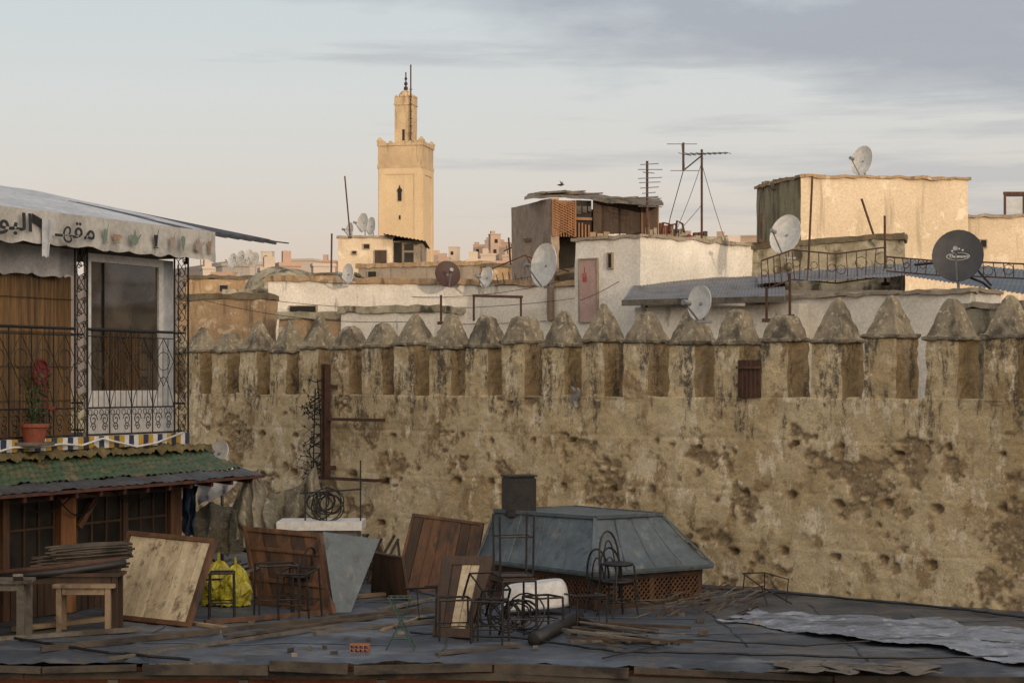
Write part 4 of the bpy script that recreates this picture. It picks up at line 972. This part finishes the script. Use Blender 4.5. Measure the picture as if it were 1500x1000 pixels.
# ---------------------------------------------------------------- counter, cloth heap, pole rack, etc
x0,x1=X(405,32),X(530,32); zt=Z(764,32)
T=Thing('white_counter','old white counter with dirty top','counter'); m=MB(); m.box(x0,x1,32,32.9,zt-.14,zt); T.part('top',m,M('white_paint')); m=MB(); m.box(x0+.08,x1-.08,32.06,32.84,RZ,zt-.141); T.part('body',m,M('grey_wood')); T.done()
T=Thing('pole_rack','thin black iron rack standing on white counter','rack')
m=MB()
for (px,py) in ((447,708),(528,704),(478,712)): m.tube([W(px,764,32.3),W(px,py-(30 if px==528 else 0),32.3)],.014,5)
m.tube([W(440,722,32.3),W(530,716,32.3)],.014,5); T.part('post',m,M('black_iron'))
m=MB()
for k in range(9):
    c=W(470+rnd(-14,18),738+rnd(-5,6),32.3+rnd(0,.2)); r=rnd(.16,.27); m.tube([c+Vector((r*math.cos(t*.3927),.05*math.sin(t*.3927),r*.9*math.sin(t*.3927))) for t in range(16)],.011,4,closed=True)
T.part('cable_coil',m,M('rubber')); T.done()
def cloth(top,bot,dt,db,fold,amp,mat,name,label,nu=60,nv=30,seed=0):
    m=MB(); 
    def f(u,v):
        def L(pts): 
            q=u*(len(pts)-1); i=min(int(q),len(pts)-2); f_=q-i; f_=f_*f_*(3-2*f_); return (pts[i][0]*(1-f_)+pts[i+1][0]*f_,pts[i][1]*(1-f_)+pts[i+1][1]*f_)
        a=W(*L(top),dt);b_=W(*L(bot),db); p=a.lerp(b_,v); p.y+=amp*math.sin(u*fold+2.5*noise.noise(Vector((u*3,v*2,seed))))*(.3+.7*v)-amp*.5*math.sin(math.pi*v)
        p+=noise.noise_vector(Vector((u*6,v*4,seed)))*.06+noise.noise_vector(Vector((u*16,v*6,seed)))*.018; return p
    m.grid(f,nu,nv); solo(name,m,M(mat),label,'cloth',smooth=True)
cloth([(325,770),(345,735),(356,705),(372,690),(380,683),(388,705),(396,722),(418,716),(440,708),(452,690),(462,680),(468,705),(478,735)],[(318,808),(330,812),(350,808),(390,812),(410,800),(445,798),(462,792),(480,788)],33.6,33.1,46,.20,'cloth_olive','draped_sacking','olive sacking draped over stacked furniture',170,50,1)
cloth([(350,716),(362,700),(372,694),(386,722),(404,738)],[(345,790),(360,800),(375,802),(390,796),(402,786)],32.7,31.8,20,.16,'cloth_olive','draped_sacking','beige sacking hanging beside white counter',90,40,4)
cloth([(268,712),(280,704),(290,712)],[(262,775),(276,788),(286,780)],32.8,32.6,12,.08,'cloth_blue','hanging_cloth','dark blue cloth hanging at kiosk corner',24,20,2)
cloth([(288,700),(310,676),(330,680),(352,690)],[(290,742),(306,735),(330,726),(345,706)],34.,33.5,14,.1,'cloth_white','hanging_cloth','white cloth hung beside kiosk eave',30,20,3)
cloth([(285,748),(310,735),(340,742),(360,755)],[(280,808),(305,812),(335,814),(362,806)],33.3,32.5,14,.16,'cloth_olive','hanging_cloth','dull grey-brown cloth hanging under eave',50,26,6)
m=MB(); 
for k in range(30):
    a=R(255+k*3.5,850+rnd(-10,6),rnd(.0,.4)); m.beam(a,a+Vector((rnd(-.8,1.2),rnd(-.5,.5),rnd(.0,.35))),rnd(.03,.09),.03,k%2)
solo('scrap_pile',m,M('dark_wood','grey_wood'),'pile of dark scrap wood behind tables','scrap')
m=MB()
for k in range(24):
    a=R(440+k*6.5,852+rnd(-3,3),0); m.beam(a,a+Vector((rnd(-.5,.5),rnd(-.2,.4),rnd(.3,.85))),rnd(.03,.08),.03,k%2)
solo('scrap_pile',m,M('dark_wood','edge_wood'),'broken dark boards leaning behind sheet metal','scrap')
m=MB(); c=R(545,836); m.lathe((c.x,c.y,RZ),[(.12,0),(.19,.1),(.22,.3),(.16,.45),(.11,.5),(.13,.55)],18); solo('clay_pot',m,M('rust'),'dark clay pot near the wall foot','pot',smooth=True)
DM=27.6
T=Thing('reed_mat_roll','rolled reed mats stacked on low table','mat')
for (a,b_,r) in (((55,828),(182,818),.13),((75,812),(186,804),.12)):
    A=W(*a,DM);B=W(*b_,DM+.3); m=MB()
    for k in range(26):
        t=2*math.pi*k/26; o=Vector((0,math.cos(t)*r,math.sin(t)*r*.85)); e=Vector((rnd(-.1,.1),0,0)); m.tube([A+o+e,A.lerp(B,.5)+o*1.03+Vector((0,0,rnd(-.012,.012))),B+o*.95+e],.016,4)
    for rr in (.3,.6): m.tube([A+Vector((0,math.cos(t*.5236)*r*rr,math.sin(t*.5236)*r*rr)) for t in range(12)],.015,4,closed=True)
    m.tube([A,B],r*.85,10); T.part('roll',m,M('edge_wood'))
T.done()
m=MB(); m.tube([W(-20,846,27.2),W(90,838,27.3),W(184,824,27.5)],.06,10); m.tube([W(-20,840,27.2),W(90,830,27.3),W(180,819,27.5)],.04,8,1); solo('black_pipe',m,M('rubber','rust'),'long black pipes laid across the benches','pipe',smooth=True)
def bench(px0,px1,py,d,dp,mat,label,leg=.07):
    T=Thing('wooden_bench',label,'bench','rough wooden benches'); a,b_=X(px0,d),X(px1,d); z=Z(py,d)
    m=MB()
    for k in range(3): m.box(a+rnd(-.03,.03),b_+rnd(-.03,.03),d+k*dp/3,d+(k+1)*dp/3-.01,z-.045+rnd(-.004,.004),z)
    T.part('seat',m,M(mat))
    for (x,y) in ((a+.05,d+.02),(b_-.05-leg,d+.02),(a+.05,d+dp-.1),(b_-.05-leg,d+dp-.1)):
        m=MB(); m.box(x,x+leg,y,y+leg,RZ,z-.046); T.part('leg',m,M(mat))
    m=MB(); m.box(a+.13,b_-.13,d+.03,d+.06,z-.14,z-.047); T.part('apron',m,M(mat)); T.done()
bench(76,166,856,27.1,.4,'pale_wood','rough pale wooden bench by mat rolls')
bench(-40,40,850,26.4,.5,'grey_wood','rough grey wooden bench with thick leg',.1)
bench(-60,176,840,27.25,.5,'dark_wood','brown plank table carrying mat rolls and pipes')
m=MB(); m.beam(R(38,918),W(26,842,26.3),.13,.04); solo('timber_plank',m,M('grey_wood'),'grey plank leaning against bench','plank','loose timber on the terrace')
# ---------------------------------------------------------------- CAFE
KS=1.15
CX,CY,CW=-6.43,25.,math.atan2(.906,.423); cf0=frame(CX,CY,CW)
def cf(p):
    q=cf0(p); return Vector((q.x*KS,q.y*KS,9+(q.z-9)*KS))
def ct(px,y=0): return tsol(CX,CY,CW,px,y)
T=Thing('cafe_building','two-storey café with barred terrace, blinds and tiled skirt roof','café',yaw=CW)
tE=4.05; FZ=8.26; ZR=9-3.4/KS
m=MB(cf); m.box(-5,tE,.0,5,FZ-.22,FZ); m.box(-5,tE,4.0,5,FZ+.001,10.9); m.box(-5,3.25,.05,5,1.2,FZ-.221); T.part('floor_slab',m,M('grey_plaster'))
m=MB(cf); n=0; t=-1.0
while t<tE-.12:
    m.box(t,t+.105,-.10,-.001,FZ-.14,FZ+.02,[0,1,2,1,0,2][n%6]); n+=1; t+=.112
T.part('tile_band',m,M('tile_yellow','white_paint','tile_blue'))
m=MB(cf); m.box(-5,ct(112),1.6,1.65,FZ,10.9); m.box(ct(112),tE-.1,2.2,2.25,FZ,10.9); m.box(-5,tE,.0,4.,10.78,10.82); T.part('inner_wall',m,M('dark_wood'))
m=MB(cf); t0,t1=-4.,ct(104,.3); n=260
m.grid(lambda u,v:(t0+(t1-t0)*u,.30+.012*math.sin(u*n*2.2)+.02*noise.noise(Vector((u*20,v*3,0))),FZ+.0+(10.42-FZ)*v+(.05*noise.noise(Vector((u*70,0,0))) if v==1 else 0)),n*3,3)
T.part('reed_blind',m,M('bamboo'))
m=MB(cf)
for z in (8.75,9.2,9.65,10.1): m.tube([(t0,.275,z),(t1,.275,z+.01)],.005,4)
T.part('blind_cord',m,M('dark_wood'))
m=MB(cf); m.grid(lambda u,v:(t0+(t1-.05-t0)*u,.18+.04*math.sin(u*60)+.02*noise.noise(Vector((u*30,v*4,0))),10.40+.38*v+.05*noise.noise(Vector((u*22,0,4)))*(1-v)),160,6); T.part('cloth_pelmet',m,M('cloth_white'),smooth=True)
a,b_=ct(126,.12),ct(236,.12); zd,ze=FZ+.01,10.74
m=MB(cf); m.box(a,a+.06,.08,.16,zd,ze); m.box(b_-.11,b_,.08,.16,zd,ze); m.box(a+.06,b_-.11,.08,.16,ze-.11,ze); m.box(a+.06,b_-.11,.08,.16,zd,zd+.62)
dk=T.part('door',m,M('white_paint'))
m=MB(cf); m.box(a+.06,b_-.11,.11,.13,zd+.62,ze-.11); T.part('pane',m,M('dark_glass'),parent=dk)
m=MB(cf); m.box(a+.35,a+.365,.085,.105,zd+.62,ze-.11); m.box(a+.06,b_-.11,.085,.105,zd+1.45,zd+1.47)
for k in range(24):
    q=a+.4+k*.035
    if q<b_-.14: m.box(q,q+.010,.098,.108,zd+.62,zd+1.34+.06*(k%3),1)
T.part('glazing_bar',m,M('black_iron','bamboo'),parent=dk)
m=MB(cf); m.box(b_+.002,ct(252,.12),.10,.14,zd,ze+.0); T.part('white_screen',m,M('canvas_white'))
def scroll(m,cx,cz,r,y,flip=1):
    m.tube([(cx+flip*r*(1-k/16)*math.cos(k*.7),y,cz+r*(1-k/16)*math.sin(k*.7)) for k in range(14)],.008,4)
def rail(t0,t1):
    m=MB(cf); m.tube([(t0,-.04,9.71),(t1,-.04,9.71)],.022,6); m.tube([(t0,-.04,8.66),(t1,-.04,8.66)],.012,5); m.tube([(t0,-.04,8.30),(t1,-.04,8.30)],.014,5); m.tube([(t0,-.04,9.62),(t1,-.04,9.62)],.008,5)
    m.tube([(t0,-.04,8.30),(t0,-.04,9.71)],.012,5)
    T.part('top_rail',m,M('black_iron'))
    m=MB(cf); n=max(1,round((t1-t0)/.46)); w_=(t1-t0)/n
    for k in range(n):
        a=t0+k*w_; c=a+w_/2
        m.tube([(a,-.04,8.3),(a,-.04,9.71)],.010,5)
        for q in (.25,.5,.75): m.tube([(a+w_*q,-.04,8.66),(a+w_*q,-.04,9.62)],.006,4)
        m.tube([(a,-.05,9.3),(c,-.05,9.62),(a+w_,-.05,9.3),(c,-.05,8.95),(a,-.05,9.3)],.007,4)
        m.tube([(a+w_*i/10,-.05,8.66+.42*math.sin(math.pi*i/10)) for i in range(11)],.007,4)
        m.tube([(c+w_*.3*math.cos(j*.5236),-.05,9.3+.13*math.sin(j*.5236)) for j in range(12)],.006,4,closed=True)
        for q in (.25,.75):
            scroll(m,a+w_*q,8.50,.09,-.05,1 if q<.5 else -1); scroll(m,a+w_*q,8.40,.06,-.05,-1 if q<.5 else 1)
        for q in (0.12,.37,.62,.87): m.tube([(a+w_*q+.04*math.cos(j*.785),-.045,8.60+.04*math.sin(j*.785)) for j in range(8)],.005,4,closed=True)
    T.part('railing',m,M('black_iron'))
rail(-3,ct(106)); rail(ct(124),ct(250))
for (pa,pb) in ((106,124),(252,272)):
    m=MB(cf); a,b_=ct(pa),ct(pb); m.tube([(a,-.04,8.26),(a,-.04,10.8)],.015,5); m.tube([(b_,-.04,8.26),(b_,-.04,10.8)],.015,5); n=8; H=2.54/n; w_=b_-a; c=(a+b_)/2
    for k in range(n):
        z=8.26+k*H; m.tube([(a,-.04,z),(b_,-.04,z+H)],.007,4); m.tube([(b_,-.05,z),(a,-.05,z+H)],.007,4); m.tube([(c+w_*.3*math.cos(j*.785),-.045,z+H/2+w_*.4*math.sin(j*.785)) for j in range(8)],.007,4,closed=True)
        scroll(m,a+w_*.3,z+H*.2,.05,-.05); scroll(m,b_-w_*.3,z+H*.75,.05,-.05,-1)
    T.part('lattice_column',m,M('black_iron'))
m=MB(cf); 
for k in range(12): y=.1+k*.3; m.tube([(tE,y,8.26),(tE,y,10.7)],.009,4)
for z in (8.3,8.7,9.71): m.tube([(tE,0,z),(tE,3.9,z)],.014,4)
T.part('side_grille',m,M('black_iron'))
def skirt(u,v):
    t=-4.5+(tE+.30+4.5)*u; y=.0-.80*v; z=8.05-.30*v; 
    z+=.03*abs(math.sin(t*24+.6*math.sin(t*5)))+.012*math.sin(v*38)+.045*noise.noise(Vector((t*3,v*3,0))); return (t,y,z)
m=MB(cf); m.grid(skirt,420,20); sk=T.part('tile_roof',m,M('green_tile'),smooth=False)
m=MB(cf); m.grid(lambda u,v:(-4.5+(tE+.35+4.5)*u,-.10-.13*math.cos(math.pi*(v))-.02,8.03+.07*math.sin(math.pi*v)+.07*noise.noise(Vector((u*60,v*3,0)))+.04*noise.noise(Vector((u*200,v*5,0)))),300,6); T.part('moss_ridge',m,M('moss'),parent=sk,smooth=True)
m=MB(cf); m.grid(lambda u,v:(-4.5+(tE+.4+4.5)*u,-.78-.32*v-.05*noise.noise(Vector((u*25,0,1)))*v,7.765-.08*v+.006*math.sin(u*300)+.03*noise.noise(Vector((u*25,v*2,0)))),300,3); m.beam((-4.5,-1.08,7.655),(tE+.4,-1.08,7.655),.04,.04,1)
T.part('tin_eave',m,M('eave_tin','red_wood'))
for k in range(18): m=MB(cf); t=-4.3+k*.5; m.beam((t,-.05,7.70),(t,-1.04,7.60),.06,.07); T.part('rafter',m,M('red_wood'))
yv=-.35; tc1=4.28
m=MB(cf)
def cn(u,v,o=0):
    t=-5+(tc1+5)*u; y=yv+3.2*v; z=11.16+.74*v+.01*math.sin(math.pi*v)-.02*math.sin(u*55)*math.sin(math.pi*min(1,v*1.2+.1)); return (t,y,z+o)
m.grid(cn,200,16); m.grid(lambda u,v:cn(u,v,-.02),200,16); cp=T.part('canopy',m,M('canvas_white'),smooth=True)
m=MB(cf)
def vl(u,v):
    t=-5+(tc1+.02+5)*u; return (t,yv-.012-.03*math.sin(t*5.1)*v+.03*noise.noise(Vector((t*3,v*3,1)))*v,11.17-(.40+.03*abs(math.sin(t*7))+.04*noise.noise(Vector((t*2,0,2))))*v)
m.grid(vl,400,8); va=T.part('valance',m,M('canvas_valance'),parent=cp,smooth=True)
m=MB(cf); q=.42; m.grid(lambda u,v:(q-.12+.24*u*(1-.3*v),yv-.07-.03*math.sin(u*5),11.06-.48*v+.04*noise.noise(Vector((u*5,v*5,0)))),10,14); m.grid(lambda u,v:(q-.3+.26*u,yv-.055,11.12-.1*v-.08*u),6,4,1); T.part('torn_flap',m,M('canvas_white','dark_void'),parent=cp,smooth=True)
def text(body,t0,t1,z0,z1,y,off):
    cu=bpy.data.curves.new('tx','FONT'); cu.body=body; cu.size=1; cu.offset=off
    to=bpy.data.objects.new('tx',cu); COL.objects.link(to); bpy.context.view_layer.update()
    me=bpy.data.meshes.new_from_object(to.evaluated_get(bpy.context.evaluated_depsgraph_get())); bpy.data.objects.remove(to)
    if not len(me.vertices): return
    xs=[v.co.x for v in me.vertices]; ys=[v.co.y for v in me.vertices]; a,b_,c,d_=min(xs),max(xs),min(ys),max(ys)
    m=MB(cf); m.add([(t0+(v.co.x-a)/(b_-a)*(t1-t0),y,z0+(v.co.y-c)/(d_-c)*(z1-z0)) for v in me.vertices],[tuple(p.vertices) for p in me.polygons])
    T.part('lettering',m,M('ink'),parent=va)
text('\uFEEE\uFE92\uFEDF\uFE8D',ct(-10,yv),ct(40,yv),10.81,11.11,yv-.075,.024)
text('\u0640\uFEEC\uFED8\uFEE3',ct(73,yv),ct(132,yv),10.79,11.07,yv-.075,.014)
def icon(px,kind,mat):
    c=ct(px,yv); z=10.94; m=MB(cf); y=yv-.072
    def el(cx,cz,a,b_,n=14): m.add([(c+cx+a*math.cos(2*math.pi*k/n),y,z+cz+b_*math.sin(2*math.pi*k/n)) for k in range(n)],[tuple(range(n))])
    def pg(*p): m.add([(c+a,y-.002,z+b_) for a,b_ in p],[tuple(range(len(p)))])
    if kind=='pot': el(0,-.02,.08,.075); pg((.06,-.04),(.15,.06),(.13,.07),(.06,.01)); pg((-.03,.05),(.03,.05),(.01,.12),(-.01,.12)); m.tube([(c-.07,y,z+.04),(c-.14,y,z+.02),(c-.13,y,z-.05),(c-.07,y,z-.06)],.008,4)
    elif kind=='glass': pg((-.05,.08),(.05,.08),(.03,-.08),(-.03,-.08)); pg((-.06,-.10),(.06,-.10),(.06,-.085),(-.06,-.085)); m.tube([(c+.01,y-.004,z+.02),(c+.06,y-.004,z+.15)],.006,4)
    elif kind=='cup': pg((-.08,.03),(.08,.03),(.05,-.06),(-.05,-.06)); pg((-.1,-.085),(.1,-.085),(.08,-.07),(-.08,-.07)); m.tube([(c+.07,y,z+.02),(c+.12,y,z+.0),(c+.06,y,z-.04)],.007,4)
    elif kind=='cone': pg((-.05,.02),(.05,.02),(0,-.12)); el(0,.06,.06,.05)
    T.part('painted_drink',m,M(mat),parent=va)
for (px,k,mt) in [(148,'glass','ink_green'),(164,'cup','ink_orange'),(191,'pot','ink_green'),(222,'glass','ink'),(247,'glass','ink_pink'),(262,'cone','ink_green'),(285,'pot','ink_pink'),(301,'glass','ink_orange')]: icon(px,k,mt)
m=MB(cf)
es=lambda u,v,o=0:(3.4+2.7*u*(1-.45*v),-.28+2.0*v,11.15+.46*v-.02*u+.012*math.sin(u*50)+o)
m.grid(lambda u,v:es(u,v,.03),50,6); m.grid(lambda u,v:es(u,v,-.02),50,6); m.grid(lambda u,v:es(u,0,.03-.05*v),50,1); m.grid(lambda u,v:es(1,u,.03-.05*v),8,1); T.part('eave_sheet',m,M('eave_tin'))
m=MB(cf); m.tube([(6.0,-.25,11.15),(6.5,-.25,11.15)],.01,4); m.tube([(-5,2.85,11.86),(tc1,2.85,11.84)],.03,5); m.tube([(tE,-.04,10.7),(tE,-.04,11.15)],.03,5); m.tube([(ct(115),-.04,10.7),(ct(115),-.04,11.15)],.03,5); m.tube([(-5,-.3,11.12),(tc1,-.3,11.12)],.025,5); T.part('canopy_rod',m,M('black_iron'))
kz0,kz1=ZR,7.68; ky=-.35; tK=3.35
kt=lambda px:ct(px,ky)
m=MB(cf); m.box(-4.5,tK,.04,.049,kz0,kz1+.3); T.part('kiosk_interior',m,M('dark_void'))
m=MB(cf); m.box(-4.5,tK,ky,ky+.08,kz0,kz0+.55); m.box(-4.5,tK,ky-.02,ky+.08,kz1-.13,kz1); m.box(tK-.06,tK,ky+.081,.03,kz0,kz1)
for k in range(60):
    q=-4.4+k*.13
    if q<tK-.2: m.box(q,q+.115,ky-.012-rnd(0,.01),ky-.001,kz0+.001,kz0+.5+rnd(0,.04))
T.part('kiosk_wall',m,M('dark_wood'))
for (pa,pb,mt,yy) in ((84,106,'orange_wood',-.06),(246,262,'brown_wood',-.05),(0,9,'brown_wood',-.05),(178,184,'dark_wood',-.03)):  # the orange post carries its warm light in the wood colour
    m=MB(cf); m.box(kt(pa),kt(pb),ky+yy,ky+.09,kz0+.001,kz1-.001); T.part('post',m,M(mt))
m=MB(cf); m.beam((kt(84),ky-.1,kz1-.1),(kt(150),ky-.1,kz1-.12),.06,.12); m.beam((kt(108),ky-.08,kz1-.55),(kt(135),ky-.08,kz1-.15),.05,.08); T.part('brace',m,M('brown_wood'))
for (pa,pb,nb) in ((12,80,3),(112,178,3),(186,244,3),(-80,-4,3)):
    a,b_=kt(pa),kt(pb); m=MB(cf); m.box(a,b_,ky+.03,ky+.04,kz0+.56,kz1-.14); k=T.part('window',m,M('dusty_glass'))
    m=MB(cf); e=.03
    for i in range(nb+1): t=a+(b_-a-e)*i/nb; m.box(t,t+e,ky-.0,ky+.05,kz0+.555,kz1-.135)
    m.box(a,b_,ky-.004,ky+.054,kz0+1.1,kz0+1.13); m.box(a,b_,ky-.004,ky+.054,kz0+.56,kz0+.60); m.box(a,b_,ky-.004,ky+.054,kz1-.19,kz1-.14)
    T.part('frame',m,M('dark_wood'),parent=k)
m=MB(cf)
for (pa,pb,s_) in ((70,135,.28),(10,95,.2),(150,240,.15)):
    A=Vector((kt(pa),ky-.15,kz1-.12));B=Vector((kt(pb),ky-.15,kz1-.1)); m.tube(sag(A,B,s_,12),.010,4)
T.part('hanging_wire',m,M('rubber'))
T.done()
P=[]
for px,py in ((-5,662),(20,655),(50,655),(90,650),(120,652),(150,642),(175,648),(200,654),(230,648),(268,633)):
    t=ct(px,-.15); d=cf0((t,-.15,0)).y; P.append(cf((t,-.15,Z(py,d))))
m=MB(); m.tube(P,.018,6); solo('garden_hose',m,M('white_paint'),'white hose draped along the tile skirt roof','hose',smooth=True)
FW=9+(FZ-9)*KS
def rchair(px,lab,yo=.12):
    c=cf((ct(px,yo),yo,0)); T=Thing('cafe_chair',lab,'chair','red café chairs'); fn=frame(c.x,c.y,CW)
    m=MB(fn); m.tube([(.18*math.cos(k*.3927),0,FW+1.0+.19*math.sin(k*.3927)) for k in range(16)],.02,5,closed=True)
    m.grid(lambda u,v:(.17*v*math.cos(u*6.2832),.01,FW+1.0+.18*v*math.sin(u*6.2832)),20,2)
    m.tube([(-.14,0,FW+.47),(-.15,0,FW+.9)],.012,5); m.tube([(.14,0,FW+.47),(.15,0,FW+.9)],.012,5)
    T.part('backrest',m,M('red_paint')); m=MB(fn); m.lathe((0,-.02,FW+.45),[(.2,0),(.2,.04)],14); T.part('seat',m,M('red_paint'))
    for (x,y) in ((-.13,-.05),(.13,-.05),(-.13,.06),(.13,.06)):
        m=MB(fn); m.tube([(x,y,FW+.45),(x*1.2,y,FW)],.012,5); T.part('leg',m,M('black_iron'))
    T.done()
rchair(60,'red round-backed café chair behind the railing')
c=cf((ct(50,-.2),-.2,0)); T=Thing('potted_plant','leafy plant in terracotta pot on café ledge','plant')
m=MB(); m.lathe((c.x,c.y,FW-.02),[(.15,0),(.19,.22),(.22,.22),(.22,.27),(.17,.27)],18); T.part('pot',m,M('terracotta'),smooth=False)
m=MB(); random.seed(4)
for k in range(170):
    a=rnd(0,6.28); r=rnd(.02,.26); z=FW+.3+rnd(0,.7); p=Vector((c.x+r*math.cos(a),c.y+r*math.sin(a),z)); q=Vector((rnd(-1,1),rnd(-1,1),rnd(-.6,.6))).normalized()*rnd(.04,.09); s_=q.cross(Vector((0,0,1)))*.35
    m.add([p-q*.5,p+s_,p+q,p-s_],[(0,1,2,3)])
for k in range(7): m.tube([(c.x,c.y,FW+.2),(c.x+rnd(-.15,.15),c.y+rnd(-.12,.12),FW+rnd(.5,.9))],.007,4)
T.part('foliage',m,M('leaf')); m=MB(); m.box(c.x-.25,c.x+.25,c.y-.22,c.y+.22,FW-.07,FW-.02); T.part('shelf',m,M('grey_wood')); T.done()
